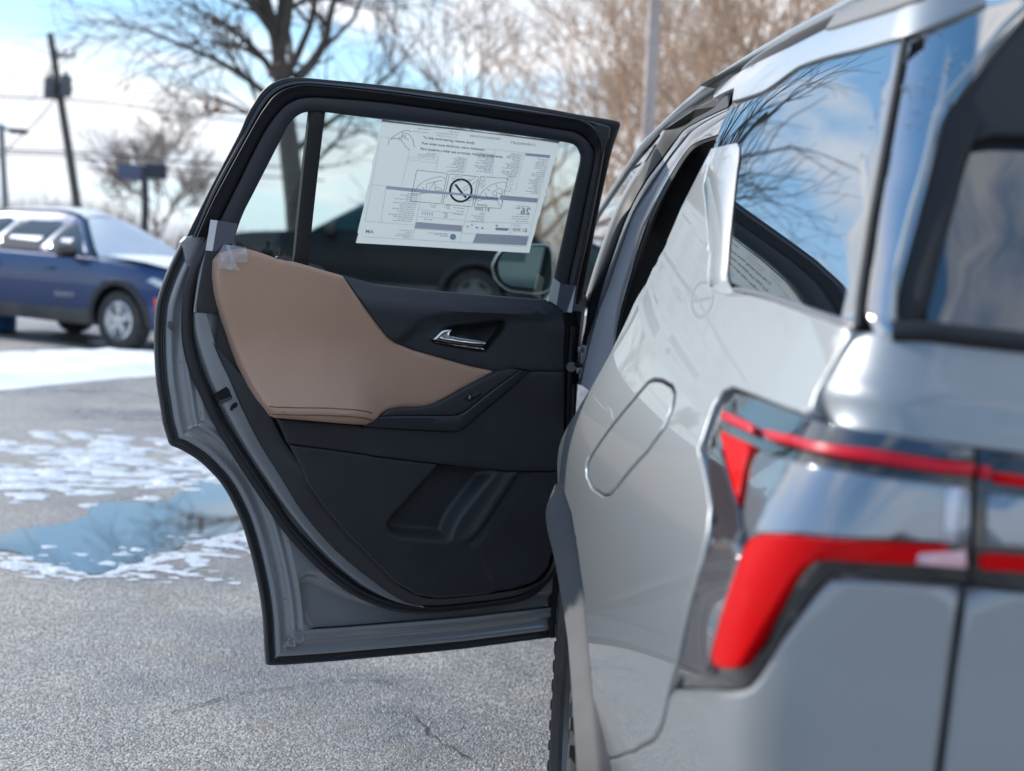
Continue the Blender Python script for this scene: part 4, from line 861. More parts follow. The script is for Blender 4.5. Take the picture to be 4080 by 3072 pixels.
strip('opening_flange', C_, D_, [y - .06 for y in YP], [y - .09 for y in YP], mat('flange_paint', (.46,.43,.42), .3, .4, .8), ((0,.02),(.1,-.01),(.5,-.016),(.9,-.01),(1,.01)))
E_ = [(2520,1640),(2530,1520),(2540,1400),(2560,1290),(2590,1210),(2630,1110),(2660,1010),(2700,900),(2730,850),(2762,790),(2815,700),(2880,640),(2920,620),(2960,600),(3000,580)]
strip('opening_weatherstrip', D_, E_, [y - .09 for y in YP], [y - .10 for y in YP], BLACKR, ((0,.02),(.02,-.01),(.12,-.025),(.2,-.01),(.22,.03),(.8,.05),(1,.05)))
strip('interior_pillar_trim', [p for p in E_], [(p[0] + 70, p[1] + 30) for p in E_], [y - .02 for y in YP], [y + .05 for y in YP], mat('interior_black', (.012,.012,.014), .7))
rec = [(2648,516),(2768,437),(2922,357),(2917,413),(2897,436),(2800,480),(2728,520),(2700,550)]
mesh('door_top_channel', at_y(rec, [2.86,2.6,2.3,2.3,2.34,2.6,2.8,2.88]), [tuple(range(8))], BLACKR, suv_thing, False)
# ---- cabin: roof, far side, floor
xs = np.linspace(.54, 1.52, 9); ys = np.linspace(1.33, 3.6, 9)
rv = [(x, y, 1.57 + .055 * (1 - ((x - .95) / .6) ** 2) - .10 * max(0, (y - 3.0) / .6) ** 2 - .08 * max(0, (1.8 - y) / .35) ** 2) for y in ys for x in xs]
mesh('roof_panel', rv, [(i*9+j, i*9+j+1, (i+1)*9+j+1, (i+1)*9+j) for i in range(8) for j in range(8)], PAINT, suv_thing)
mesh('far_side_body', [(1.82,1.15,.35),(1.82,5.5,.35),(1.80,5.5,.95),(1.76,4.3,1.08),(1.74,1.15,1.14)], [(0,1,2,3,4)], PAINT, suv_thing, False)
mesh('underbody', [(.2,1.15,.28),(1.8,1.15,.28),(1.8,5.6,.28),(.2,5.6,.28)], [(0,1,2,3)], DARK, suv_thing, False)
mesh('front_side_body', [tuple(p) for p in ((.20,2.96,.32),(.16,4.6,.32),(.22,5.6,.4),(.24,5.55,.85),(.18,4.5,1.05),(.20,2.96,1.12))], [(0,1,2,3,4,5)], PAINT, suv_thing, False)
for nm, c, s in (('rear_seat', (.95,2.25,.62), (1.3,.5,.28)), ('rear_seat_back', (.95,1.95,.95), (1.3,.18,.6)), ('front_seat_back', (.55,2.98,.95), (.5,.16,.62))):
    box(nm, c, s, mat('seat_black', (.02,.02,.022), .7), suv_thing, .05)
# ---- door mirror
mo, ms = (1600, 880), .3617
mg = cr(zm(mo, ms, [(1065,490),(1080,420),(1130,350),(1220,305),(1400,285),(1590,290),(1622,330),(1620,500),(1608,640),(1570,710),(1490,742),(1340,730),(1200,710),(1115,665),(1075,580)]), 4, True)
mgl = at_y(mg, 4.05); mc = mgl.mean(0)
mh = np.array([(990,500),(1010,440),(1070,340),(1200,280),(1400,262),(1600,262),(1650,310),(1668,420),(1668,640),(1620,760),(1500,800),(1340,790),(1180,765),(1060,680),(1010,590)], float); mh = resample(cr(zm(mo, ms, mh), 4, True), n=60, closed=True)
mho = at_y(mh, 4.04); mi = mc + (mgl - mc) * 1.0
mirror = loft('door_mirror', [mc + (mho - mc) * .90 + [0, .02, 0], mc + (mho - mc) * .95 + [0, -.005, 0], mho, mc + (mho - mc) * 1.03 + [0, .04, 0], mc + (mho - mc) * .98 + [.0, .10, 0], mc + (mho - mc) * .75 + [.01, .15, 0], mc + (mho - mc) * .02 + [.02, .17, 0]], PAINT, suv_thing, closed=True)
loft('mirror_bezel', [mc + (mho - mc) * .955 + [0, -.004, 0], mc + (mho - mc) * .93 + [0, -.008, 0], mc + (resample(mgl, n=60, closed=True) - mc) * 1.0 + [0, .004, 0]], BLACKR, mirror, closed=True)
nn = len(mgl); mesh('mirror_glass', list(mgl + [0, .003, 0]), [tuple(range(nn))], mat('mirror_glass', (.16,.20,.21), .03, .9), mirror, False)
# rain drops on the rear glass
dr = []
rs = np.random.RandomState(11)
for x, y in [(3505,325),(3510,405),(3485,455),(3465,505),(3430,617),(3325,865),(3292,942),(3287,956),(3277,1016),(3690,140),(3745,118),(3813,188),(3790,233),(3777,260),(3784,274),(3690,285),(3746,296),(3599,328),(3612,336),(3641,328),(3670,333),(3595,345),(3622,370),(3670,360),(3712,354),(3628,433),(3650,428),(3610,483),(3656,485),(3707,448),(3848,245)]:
    c = side3(suv([(x, y)], -.004), -.004)[0]; r = rs.uniform(.0012, .0022); dr.append((iv * r + c, iff))
v, f = merge(dr); o = mesh('glass_rain_drops', v, f, MATS['water_drop'], suv_thing); o['kind'] = 'stuff'
# ================================================================== ground
def gp(pts): return at_z(ov(pts), 0.0)[:, :2]
ASPH = bpy.data.materials.new('wet_asphalt'); ASPH.use_nodes = True; t = ASPH.node_tree; b = t.nodes['Principled BSDF']
def nn_(ty, **k):
    n = t.nodes.new(ty)
    for a, c in k.items(): n.inputs[a].default_value = c
    return n
tcg = t.nodes.new('ShaderNodeTexCoord')
vo = nn_('ShaderNodeTexVoronoi', Scale=185.0); t.links.new(tcg.outputs['Object'], vo.inputs['Vector'])
n1 = nn_('ShaderNodeTexNoise', Scale=260.0, Detail=3.0); t.links.new(tcg.outputs['Object'], n1.inputs['Vector'])
n2 = nn_('ShaderNodeTexNoise', Scale=0.9, Detail=6.0, Roughness=.62); t.links.new(tcg.outputs['Object'], n2.inputs['Vector'])
n3_ = nn_('ShaderNodeTexNoise', Scale=3.1, Detail=5.0, Roughness=.6); t.links.new(tcg.outputs['Object'], n3_.inputs['Vector'])
r1 = t.nodes.new('ShaderNodeValToRGB'); e = r1.color_ramp.elements; e[0].position = 0.0; e[0].color = (.09,.091,.096,1); e[1].position = 1.0; e[1].color = (.55,.54,.53,1)
k_ = e.new(.5); k_.color = (.25,.247,.247,1)
sepc = t.nodes.new('ShaderNodeSeparateColor'); t.links.new(vo.outputs['Color'], sepc.inputs[0]); t.links.new(sepc.outputs[0], r1.inputs[0])
r2 = t.nodes.new('ShaderNodeValToRGB'); e = r2.color_ramp.elements; e[0].position = .40; e[0].color = (.50,.52,.58,1); e[1].position = .60; e[1].color = (1.2,1.16,1.1,1); t.links.new(n2.outputs[0], r2.inputs[0])
m1 = t.nodes.new('ShaderNodeMix'); m1.data_type = 'RGBA'; m1.blend_type = 'MULTIPLY'; m1.inputs[0].default_value = 1.0; t.links.new(r1.outputs[0], m1.inputs[6]); t.links.new(r2.outputs[0], m1.inputs[7])
r3 = t.nodes.new('ShaderNodeValToRGB'); e = r3.color_ramp.elements; e[0].position = .56; e[0].color = (0,0,0,1); e[1].position = .72; e[1].color = (1,1,1,1); t.links.new(n3_.outputs[0], r3.inputs[0])
m2 = t.nodes.new('ShaderNodeMix'); m2.data_type = 'RGBA'; m2.inputs[7].default_value = (.20,.165,.12,1); sc_ = t.nodes.new('ShaderNodeMath'); sc_.operation = 'MULTIPLY'; sc_.inputs[1].default_value = .5
t.links.new(r3.outputs[0], sc_.inputs[0]); t.links.new(sc_.outputs[0], m2.inputs[0]); t.links.new(m1.outputs[2], m2.inputs[6]); t.links.new(m2.outputs[2], b.inputs['Base Color'])
r4 = t.nodes.new('ShaderNodeMapRange'); r4.inputs[1].default_value = .38; r4.inputs[2].default_value = .62; r4.inputs[3].default_value = .24; r4.inputs[4].default_value = .75; t.links.new(n2.outputs[0], r4.inputs[0]); t.links.new(r4.outputs[0], b.inputs['Roughness'])
ad = t.nodes.new('ShaderNodeMath'); ad.operation = 'ADD'; t.links.new(vo.outputs['Distance'], ad.inputs[0]); t.links.new(n1.outputs[0], ad.inputs[1])
bu = t.nodes.new('ShaderNodeBump'); bu.inputs['Strength'].default_value = .75; bu.inputs['Distance'].default_value = .006; bu.invert = True; t.links.new(ad.outputs[0], bu.inputs['Height']); t.links.new(bu.outputs[0], b.inputs['Normal'])
gxs = np.r_[-900, -300, -80, np.linspace(-14, 6, 81), 60, 300, 900]; gys = np.r_[-300, -60, -10, np.linspace(1, 22, 85), 60, 300, 1200]
def gh(x, y): return 0.0
gv = [(x, y, gh(x, y)) for y in gys for x in gxs]; nx = len(gxs)
g = mesh('asphalt_ground', gv, [(i*nx+j, i*nx+j+1, (i+1)*nx+j+1, (i+1)*nx+j) for i in range(len(gys)-1) for j in range(nx-1)], ASPH); g['kind'] = 'structure'
def flat3(uv, h): uv = np.atleast_2d(uv); return np.stack([uv[:, 0], uv[:, 1], np.broadcast_to(np.asarray(h, float), (len(uv),))], 1)
# cracks in the asphalt
ck = []
rs = np.random.RandomState(4)
for pl in ([(370,1545),(470,1510),(560,1495),(640,1480),(730,1472),(850,1474)], [(880,1540),(950,1600),(1010,1640)]):
    P = resample(gp(pl), step=.03); P = P + rs.normal(0, .008, P.shape); tt = np.gradient(P, axis=0); tt /= np.linalg.norm(tt, axis=1)[:, None]; nr = np.stack([-tt[:, 1], tt[:, 0]], 1) * rs.uniform(.0006, .0035, (len(P), 1))
    A, B = P + nr, P - nr; n = len(P); ck.append((np.vstack([flat3(A, .004), flat3(B, .004)]), [(i, i+1, n+i+1, n+i) for i in range(n-1)]))
v, f = merge(ck); o = mesh('asphalt_cracks', v, f, mat('crack_dark', (.055,.053,.05), .9)); o['kind'] = 'structure'
# puddle
WATER = mat('puddle_water', (.035,.038,.042), .03, spec=.5, ior=4.0)
pud = cr(gp([(-60,1160),(20,1148),(100,1137),(165,1128),(195,1108),(215,1092),(270,1086),(330,1090),(385,1068),(430,1040),(480,1022),(530,1035),(560,1065),(560,1110),(520,1145),(460,1163),(390,1180),(330,1200),(270,1222),(225,1240),(170,1236),(110,1222),(60,1205),(10,1190),(-60,1188)]), 3, True)
pud += np.random.RandomState(2).normal(0, .018, pud.shape)
o = patch('puddle', [pud], flat3, WATER, None, h=.004, step=.25); tag(o, None, None, kind='structure')
# snow
SNOW = mat('snow', (.80,.83,.88), .75, bump=(24, .5, .02), var=(3, .05))
def snow(name, px, hgt, rnd, step, seed=0, amp=.5):
    P = cr(gp(px), 4, True); r = np.random.RandomState(seed); P = P + r.normal(0, step * .15, P.shape); k = r.uniform(-6, 6, (8, 2)) / max(rnd, .1); p = r.uniform(0, 6, 8)
    def h(U):
        d = loop_dist(U, [P]); return .004 + hgt * sstep(d, 0, rnd) * (1 + amp * sum(np.sin(U @ k[i] + p[i]) for i in range(8)) / 5)
    o = patch(name, [P], flat3, SNOW, None, h=h, step=step, sharp=80); o['kind'] = 'stuff'; return o
snow('snow_bank', [(-420,775),(-200,768),(0,763),(150,760),(345,758),(560,756),(900,752),(900,790),(560,800),(345,812),(200,824),(60,838),(-60,850),(-420,880)], .06, .45, .14, 1)
def slush(px, n, rmin, rmax, seed):
    """broken slush: clusters of small flattened lumps strewn over one traced area"""
    P = gp(px); r = np.random.RandomState(seed); lo, hi = P.min(0), P.max(0); out = []; c = 0; m_ = 8; ang = np.linspace(0, 2 * math.pi, m_, endpoint=False)
    while c < n:
        q0 = r.uniform(lo, hi)
        if not inside(q0[None], P)[0]: continue
        c += 1; sp = r.uniform(.06, .22) * (rmax / .2)
        for _ in range(r.randint(8, 30)):
            q = q0 + r.normal(0, 1, 2) * [sp * 3.2, sp * .8]; R_ = rmax * r.uniform(.06, .42) ** 1.2; rr = R_ * (1 + r.normal(0, .25, m_)); st = r.uniform(.9, 2.0); h = R_ * r.uniform(.08, .22); w0 = r.uniform(0, 3)
            ring = [np.stack([q[0] + st * k * rr * np.cos(ang + w0), q[1] + k * rr * np.sin(ang + w0), np.full(m_, z_)], 1) for k, z_ in ((1.0, .002), (.75, h * .75), (.1, h))]
            out.append((np.vstack(ring), [(i * m_ + j, i * m_ + (j + 1) % m_, (i + 1) * m_ + (j + 1) % m_, (i + 1) * m_ + j) for i in range(2) for j in range(m_)]))
    v, f = merge(out); o = mesh('snow_patch', v, f, SLUSH); o['kind'] = 'stuff'
SLUSH = mat('slush', (.60,.63,.68), .45, bump=(40, .6, .015), var=(7, .15))
for i, (pl, n_, a_, b_) in enumerate((([(-40,1040),(40,1020),(120,1005),(178,1008),(150,1022),(60,1045),(-40,1078)], 6, .06, .22), ([(165,1038),(210,1012),(290,992),(400,968),(470,955),(470,975),(400,992),(300,1020),(220,1046)], 9, .05, .2), ([(225,962),(260,948),(330,944),(345,955),(300,972),(285,984),(240,972)], 4, .05, .18), ([(340,1080),(420,1050),(470,1030),(520,1020),(560,1030),(520,1060),(440,1085)], 6, .04, .15), ([(195,1226),(250,1200),(330,1184),(350,1190),(290,1210),(230,1238),(205,1243)], 12, .03, .09), ([(0,965),(50,955),(110,958),(60,972),(0,978)], 3, .05, .16), ([(100,1224),(140,1216),(170,1236),(150,1250),(115,1240)], 18, .02, .06), ([(360,1175),(420,1160),(520,1150),(530,1160),(430,1180)], 22, .02, .07))):
    slush(pl, n_, a_, b_, 5 + i)
# drifts and ploughed heaps further off
def heap(name, label_c, X, Y, sx, sy, hgt, seed):
    r = np.random.RandomState(seed); n = 26; v = []; k = r.uniform(-2.4, 2.4, (9, 2)); p = r.uniform(0, 6, 9)
    for i in range(n):
        for j in range(n):
            u, w_ = 2 * i / (n-1) - 1, 2 * j / (n-1) - 1; q = np.array([u * sx, w_ * sy]); rr = min(1, math.hypot(u, w_)); z = hgt * (1 - rr ** 2) * (1 + .4 * sum(math.sin(q @ k[a] + p[a]) for a in range(9)) / 4)
            v.append((X + q[0], Y + q[1], z - .02))
    o = mesh(name, v, [(i*n+j, i*n+j+1, (i+1)*n+j+1, (i+1)*n+j) for i in range(n-1) for j in range(n-1)], SNOW); o['kind'] = 'stuff'
for i, (X, Y, sx, sy, h) in enumerate(((-6.2,21.5,3.2,1.6,1.25), (-12,24,5,2,1.0), (-3.4,25.5,2.6,1.5,1.5), (-1.2,24,2.4,1.4,1.3), (2.5,25,4,2,1.4), (-18,26,6,2,1.2))): heap('snow_heap', '', X, Y, sx, sy, h, 20 + i)

# ================================================================== parked vehicles
def vehicle(name, label, paint, loc, th, sc=(1,1,1), snowy=False, group=None, glass=None, rim=None):
    rim = rim or mat('alloy_silver', (.62,.63,.65), .3, .85)
    V = thing(name, label, 'car', loc, th, group); V.scale = sc
    arc = lambda c: [(c + .43 * math.cos(q), .36 + .43 * math.sin(q)) for q in np.linspace(math.pi + .2, -.2, 13)]
    low = [(-2.25,.36)] + arc(-1.36) + arc(1.37) + [(2.26,.34),(2.35,.46),(2.37,.70),(2.31,.86),(2.12,.955),(1.65,1.03),(.92,1.09),(0,1.10),(-1.2,1.12),(-2.0,1.15),(-2.26,1.1),(-2.34,.85),(-2.33,.55)]
    low = np.array(low)
    def sy(P, b=0.0, s=1):
        x, z = P[:, 0], P[:, 1]; w_ = .93 - .09 * np.clip((z - .78) / .4, 0, 2) ** 2 - .05 * np.clip((.6 - z) / .3, 0, 2) ** 2 - .30 * sstep(np.abs(x + .02), 1.5, 2.5) ** 1.5 + .02 * np.exp(-((np.abs(x) - 1.36) / .5) ** 2)
        w_ = w_ - .78 * np.clip(z - 1.12, 0, 1) * .62 + np.asarray(b); return w_
    for s in (1, -1): patch('body_side', [low], lambda U, b, s=s: np.stack([U[:, 0], s * sy(U, b), U[:, 1]], 1), paint, V, step=.09, th=.02, rnd=.02, up=(s < 0))
    # skin across: front, bonnet, tail
    i0 = next(i for i, p in enumerate(low) if p[0] == 2.26); run = low[i0:]
    run = densify(np.vstack([run, low[:1]]), .12, False); rows = []
    for q in np.linspace(1, -1, 11): rows.append(np.stack([run[:, 0] + .10 * (1 - q * q) * np.sign(run[:, 0]) * (np.abs(run[:, 0]) > 2.0), q * (sy(run) - .004), run[:, 1] + .035 * (1 - q * q) * (run[:, 1] > .9)], 1))
    loft('bonnet_and_ends', rows, paint, V, sharp=50)
    gh_ = np.array([(.86,1.07),(.46,1.33),(.08,1.55),(-.12,1.61),(-.4,1.645),(-1.2,1.635),(-1.7,1.585),(-1.95,1.42),(-2.22,1.12)])
    gside = np.vstack([cr(gh_, 3), [(-1.0,1.08),(0,1.06)]])
    for s in (1, -1): patch('pillars', [gside], lambda U, b, s=s: np.stack([U[:, 0], s * (sy(U, b) - .03), U[:, 1]], 1), paint, V, step=.1, rnd=.03, up=(s < 0))
    g2 = cr(gh_, 3); roof = g2[6:-5]; ws = g2[:7]; bk = g2[-6:]
    def across(nm, pr, m, k=.05, dz=0.0, mar=0.0):
        rows = []
        for q in np.linspace(1 - mar, -1 + mar, 9): rows.append(np.stack([pr[:, 0] + (.10 * (1 - q * q) if nm.startswith('wind') else 0) , q * (sy(pr) - .03), pr[:, 1] + k * (1 - q * q) + dz], 1))
        return loft(nm, rows, m, V, sharp=60)
    across('roof', roof, paint); across('windscreen', ws, glass, .02, 0); across('rear_screen', bk, glass, .02)
    wins = [[(.66,1.12),(.42,1.32),(.10,1.49),(-.06,1.535),(-.10,1.13)], [(-.18,1.13),(-.14,1.55),(-.5,1.575),(-.98,1.57),(-1.05,1.14)], [(-1.15,1.15),(-1.08,1.565),(-1.55,1.53),(-1.85,1.30),(-1.9,1.20)]]
    for s in (1, -1):
        for wv in wins: patch('side_window', [np.array(wv)], lambda U, b, s=s: np.stack([U[:, 0], s * (sy(U, b) - .022), U[:, 1]], 1), glass, V, step=.2, rnd=.01, th=.01, up=(s < 0))
        clad = np.vstack([arc(-1.36)[-1:], [(-.94,.47),(0,.45),(.93,.47)], arc(1.37)[:1], [(0,.275)]])
        patch('sill_cladding', [clad], lambda U, b, s=s: np.stack([U[:, 0], s * (sy(U, b) + .01), U[:, 1]], 1), CLAD, V, step=.2, th=.03, rnd=.01, up=(s < 0))
        for c in (-1.36, 1.37):
            al_ = np.array([(c + r_ * math.cos(q), .36 + r_ * math.sin(q)) for r_, qq in ((.50, np.linspace(math.pi + .1, -.1, 15)), (.425, np.linspace(-.1, math.pi + .1, 15))) for q in qq])
            patch('arch_trim', [al_], lambda U, b, s=s: np.stack([U[:, 0], s * (sy(U, b) + .012), U[:, 1]], 1), mat('arch_black', (.03,.03,.033), .6), V, step=.08, th=.03, rnd=.008, up=(s < 0))
            wv, wf = lathe_vf([(.21,-.02),(.25,.0),(.31,.005),(.345,-.01),(.36,-.05),(.36,-.2),(.30,-.23),(.2,-.2)], 40, 'Y'); wv = np.array(wv); wv[:, 1] *= s
            wl = mesh('wheel', wv + [c, s * .915, .36], wf, TYRE, V)
            rp = [lathe_vf([(.235,-.01),(.215,.0),(.20,-.04),(.16,-.09),(0,-.09)], 32, 'Y'), lathe_vf([(0,.0),(.05,-.005),(.065,-.03)], 16, 'Y')]
            for q in range(5):
                for dq in (-.16, .16):
                    My = Matrix.Rotation(2 * math.pi * q / 5 + dq, 4, 'Y'); bv, bf = box_vf((0, -.025, .125), (.035, .04, .19), .008); rp.append(([tuple(My @ Vector(p)) for p in bv], bf))
            rv_, rf_ = merge(rp); rv_ = np.array(rv_); rv_[:, 1] *= s; mesh('rim', rv_ + [c, s * .915, .36], rf_, rim, wl)
        hl = np.array([(2.27,.76),(1.88,.90),(1.80,.86),(2.18,.70)]); patch('headlight', [hl], lambda U, b, s=s: np.stack([U[:, 0] + .01, s * (sy(U, b) + .012), U[:, 1]], 1), mat('headlight_lens', (.6,.63,.68), .08, .4, 1), V, step=.1, th=.03, rnd=.01, up=(s < 0))
        mk = np.array([(1.905,.66),(1.965,.66),(1.985,.50),(1.93,.50)]); patch('side_marker', [mk], lambda U, b, s=s: np.stack([U[:, 0], s * (sy(U, b) + .014), U[:, 1]], 1), mat('marker_red', (.75,.05,.03), .2, coat=1), V, step=.1, th=.02, rnd=.01, up=(s < 0))
        for xh in (.02, -.98): box('door_handle', (xh + .12, s * .925, .93), (.2, .03, .035), paint, V, .01)
        mv, mf = box_vf((.55, s * 1.0, 1.14), (.14, .22, .16), .05); mesh('door_mirror', mv, mf, mat('mirror_black', (.012,.012,.014), .25, coat=.5), V)
    box('wheel_well_shade_box', (0, 0, .55), (4.2, 1.5, .56), DARK, V)  # floor box, enlarged and dark to stand in for wheel-well shade
    box('seats', (-.1, 0, .85), (1.6, 1.2, .5), mat('seat_dark', (.03,.03,.033), .8), V, .1)
    if snowy:
        across('windscreen_snow', ws * [1, 1] + [.012, .02], SNOW, .025, .008, .07); across('roof_snow', roof, SNOW, .05, .018, .06)
        pr = densify(np.array([(.98,1.10),(1.65,1.045),(1.95,.99)]), .1, False); across('bonnet_snow', pr, SNOW, .035, .02, .12)
    return V
BLUE = mat('blue_paint', (.003,.032,.13), .3, .3, .8); BLK = mat('black_paint', (.010,.011,.013), .45, .0, .15, spec=.25); VG = mat('vehicle_glass', (.03,.045,.05), .04, ior=1.7)
th = rad(-30); wp = at_z(ov([(262,758)]))[0]
ctr = wp[:2] - np.array([1.37 * math.cos(th) + .84 * math.sin(th), 1.37 * math.sin(th) - .84 * math.cos(th)])
bc = vehicle('blue_suv', 'blue SUV with snow on its windscreen parked left of the open door', BLUE, (ctr[0], ctr[1], 0), th, snowy=True, glass=VG)
cu = bpy.data.curves.new('t', 'FONT'); cu.body = 'EQUINOX'; cu.size = .075; cu.extrude = .004; ob = bpy.data.objects.new('t', cu); COL.objects.link(ob); dg = bpy.context.evaluated_depsgraph_get(); dg.update()
me = bpy.data.meshes.new_from_object(ob.evaluated_get(dg)); bpy.data.objects.remove(ob); me.transform(Matrix.Translation((.30, -.945, .60)) @ Matrix.Rotation(math.pi / 2, 4, 'X')); link('door_badge', me, CHROME, bc)
# the lot behind lies a little higher
rl_ = [(-4.6,15.6,0),(9,15.6,0),(9,40,0),(-4.6,40,0),(-4.2,17.2,.4),(8.6,17.2,.4),(8.6,39.6,.4),(-4.2,39.6,.4)]
o = mesh('raised_lot', rl_, [(0,1,5,4),(1,2,6,5),(2,3,7,6),(3,0,4,7),(4,5,6,7)], ASPH, None, False); o['kind'] = 'structure'
vehicle('black_suv', 'tall black SUV seen side-on through the window below the price sticker', BLK, (-2.24, 19.95, .4), rad(181), (1.15,1.1,1.15), glass=mat('teal_glass', (.02,.06,.065), .2, ior=1.2), group='black vehicles parked behind the open door', rim=mat('alloy_dark', (.16,.165,.17), .35, .6))
vehicle('black_suv', 'black SUV behind the right edge of the door window', BLK, (3.35, 20.6, .4), rad(178), (1.1,1.08,1.1), glass=VG, group='black vehicles parked behind the open door', rim=mat('alloy_dark', (.16,.165,.17), .35, .6))
bb = thing('blue_drum', 'bright blue plastic drum at the left edge beside the blue SUV', 'drum', tuple(at_z(ov([(-8,712)]))[0]))
v, f = lathe_vf([(0,0),(.24,.0),(.26,.02),(.26,.3),(.275,.32),(.26,.34),(.26,.62),(.275,.64),(.26,.66),(.26,.9),(.24,.93),(0,.93)], 28, 'Z'); mesh('drum_body', v, f, mat('blue_plastic', (.02,.22,.62), .4), bb)

# ================================================================== poles and wires
WOOD = mat('pole_wood', (.10,.095,.09), .85, var=(8, .3))
def px_line(p, q, Ya, Yb, n=2): t_ = np.linspace(0, 1, n); return at_y(ov([np.array(p) * (1 - s) + np.array(q) * s for s in t_]), Ya + (Yb - Ya) * t_)
pb, ptop = px_line((172,470), (108,72), 52, 52); base = pb + (pb - ptop) / (ptop[2] - pb[2]) * pb[2] * 1.0
up_thing = thing('utility_pole', 'leaning wooden utility pole with transformers behind the blue SUV', 'utility pole', tuple(base), world=True)
tube('pole', [base - [0, 0, .3], (base + ptop) / 2, ptop], [.20,.17,.13], WOOD, up_thing, 10)
for p in ((108,190), (142,186)):
    c = at_y(ov([p]), 51.7)[0]; v, f = lathe_vf([(0,-.45),(.22,-.42),(.24,-.3),(.24,.35),(.2,.42),(.08,.45),(.07,.6),(0,.6)], 16, 'Z'); mesh('transformer', np.array(v) + c, f, mat('transformer_grey', (.10,.11,.12), .5), up_thing)
a_, b_ = px_line((118,122), (162,120), 51.8, 51.8); tube('crossarm', [a_, b_], .07, WOOD, up_thing, 6)
a_, b_ = px_line((95,195), (158,193), 51.8, 51.8); tube('crossarm', [a_, b_], .06, WOOD, up_thing, 6)
for q in ((122,116), (140,115), (160,114)):
    c = at_y(ov([q]), 51.8)[0]; v, f = lathe_vf([(0,0),(.05,0),(.07,.06),(.04,.1),(.06,.16),(0,.2)], 8, 'Z'); mesh('insulator', np.array(v) + c, f, WOOD, up_thing)
WIRE = mat('wire_black', (.03,.03,.035), .6)
def wire(label, pts, Y, r=.02):
    o = tube('power_line', at_y(ov(cr(pts, 6)), Y), r, WIRE, None, 5); return tag(o, label, 'wire', 'overhead wires')
wire('overhead wire running right from the upper crossarm of the utility pole', [(-60,205),(60,212),(130,214),(260,226),(420,250),(640,270),(900,300)], 52, .03)
wire('overhead wire crossing below the transformers of the utility pole', [(-60,320),(60,325),(150,329),(300,340),(430,352),(700,365)], 52, .035)
wire('sagging overhead wire just above the tree line', [(-60,330),(130,336),(280,356),(430,372),(700,390)], 52, .03)
wire('slanting guy wire running down left from the utility pole', [(125,205),(90,250),(40,300),(-40,370)], 52, .03)
lp_ = thing('street_lamp', 'grey street lamp cut by the left edge above the blue SUV', 'street lamp', tuple(at_y(ov([(14,470)]), 40)[0] * [1, 1, 0]), world=True)
a_, b_ = px_line((16,520), (2,268), 40, 40); tube('post', [a_ * [1,1,0], a_, b_], [.12,.11,.09], mat('galvanised', (.22,.24,.26), .5, .5), lp_, 10)
c = at_y(ov([(30,283)]), 40)[0]; tube('arm', [b_ + [0,0,-.1], c], .05, MATS['galvanised'], lp_, 8); v, f = box_vf(c + [.15,0,0], (.55,.3,.16), .05); mesh('lamp_head', v, f, mat('lamp_dark', (.05,.05,.06), .4), lp_)
sg = thing('roadside_sign', 'dark roadside sign on a post between the utility pole and the bare tree', 'sign', tuple(at_y(ov([(314,480)]), 46)[0] * [1,1,0]), world=True)
a_ = at_y(ov([(314,440)]), 46)[0]; tube('post', [a_ * [1,1,0], a_, at_y(ov([(312,360)]), 46)[0]], .14, mat('post_dark', (.04,.04,.05), .5), sg, 8)
for p, s_, cc_ in (((285,372), (1.0,.15,.55), (.10,.12,.20)), ((338,370), (.75,.15,.55), (.03,.035,.06)), ((312,374), (.45,.14,.6), (.42,.44,.52))):
    c = at_y(ov([p]), 46)[0]; box('sign_board', c, s_, mat('sign_%d' % p[0], cc_, .5), sg, .03)
pl = thing('concrete_pole', 'pale concrete pole standing in front of the brown trees', 'pole', tuple(at_z(ov([(1385,730)]))[0]), world=True)
zb = at_y(ov([(1378,720)]), 24)[0]; zt = at_y(ov([(1418,-60)]), 24)[0]; tube('shaft', [zb * [1,1,0], zb, zt], [.15,.15,.12], mat('concrete', (.58,.48,.44), .8, var=(5, .15)), pl, 14); v, f = box_vf(zb * [1,1,0] + [0,0,.05], (.5,.5,.12), .03); mesh('footing', v, f, MATS['concrete'], pl)

# ================================================================== trees
def segs_vf(S, k=4):
    """S: rows of p0(3) p1(3) r0 r1 -> tapered prisms"""
    S = np.asarray(S, float); p0, p1 = S[:, :3], S[:, 3:6]; d = p1 - p0; d /= np.linalg.norm(d, axis=1)[:, None] + 1e-9
    a = np.cross(d, np.tile([.13, .27, .95], (len(S), 1))); a /= np.linalg.norm(a, axis=1)[:, None] + 1e-9; b = np.cross(d, a); V = np.zeros((len(S), 2 * k, 3))
    for i in range(k):
        t_ = 2 * math.pi * i / k; o = math.cos(t_) * a + math.sin(t_) * b; V[:, i] = p0 + o * S[:, 6:7]; V[:, k + i] = p1 + o * S[:, 7:8]
    base = np.arange(len(S))[:, None] * 2 * k; F = np.concatenate([base + np.array([i, (i + 1) % k, k + (i + 1) % k, k + i]) for i in range(k)], 0)
    return V.reshape(-1, 3), F
def mesh_np(name, V, F, m, parent=None):
    me = bpy.data.meshes.new(name); nv, nf, k = len(V), len(F), F.shape[1]
    me.vertices.add(nv); me.vertices.foreach_set('co', V.astype(np.float32).ravel()); me.loops.add(nf * k); me.polygons.add(nf)
    me.loops.foreach_set('vertex_index', F.astype(np.int32).ravel()); me.polygons.foreach_set('loop_start', np.arange(0, nf * k, k, dtype=np.int32)); me.update(calc_edges=True); me.shade_smooth()
    return link(name, me, m, parent)
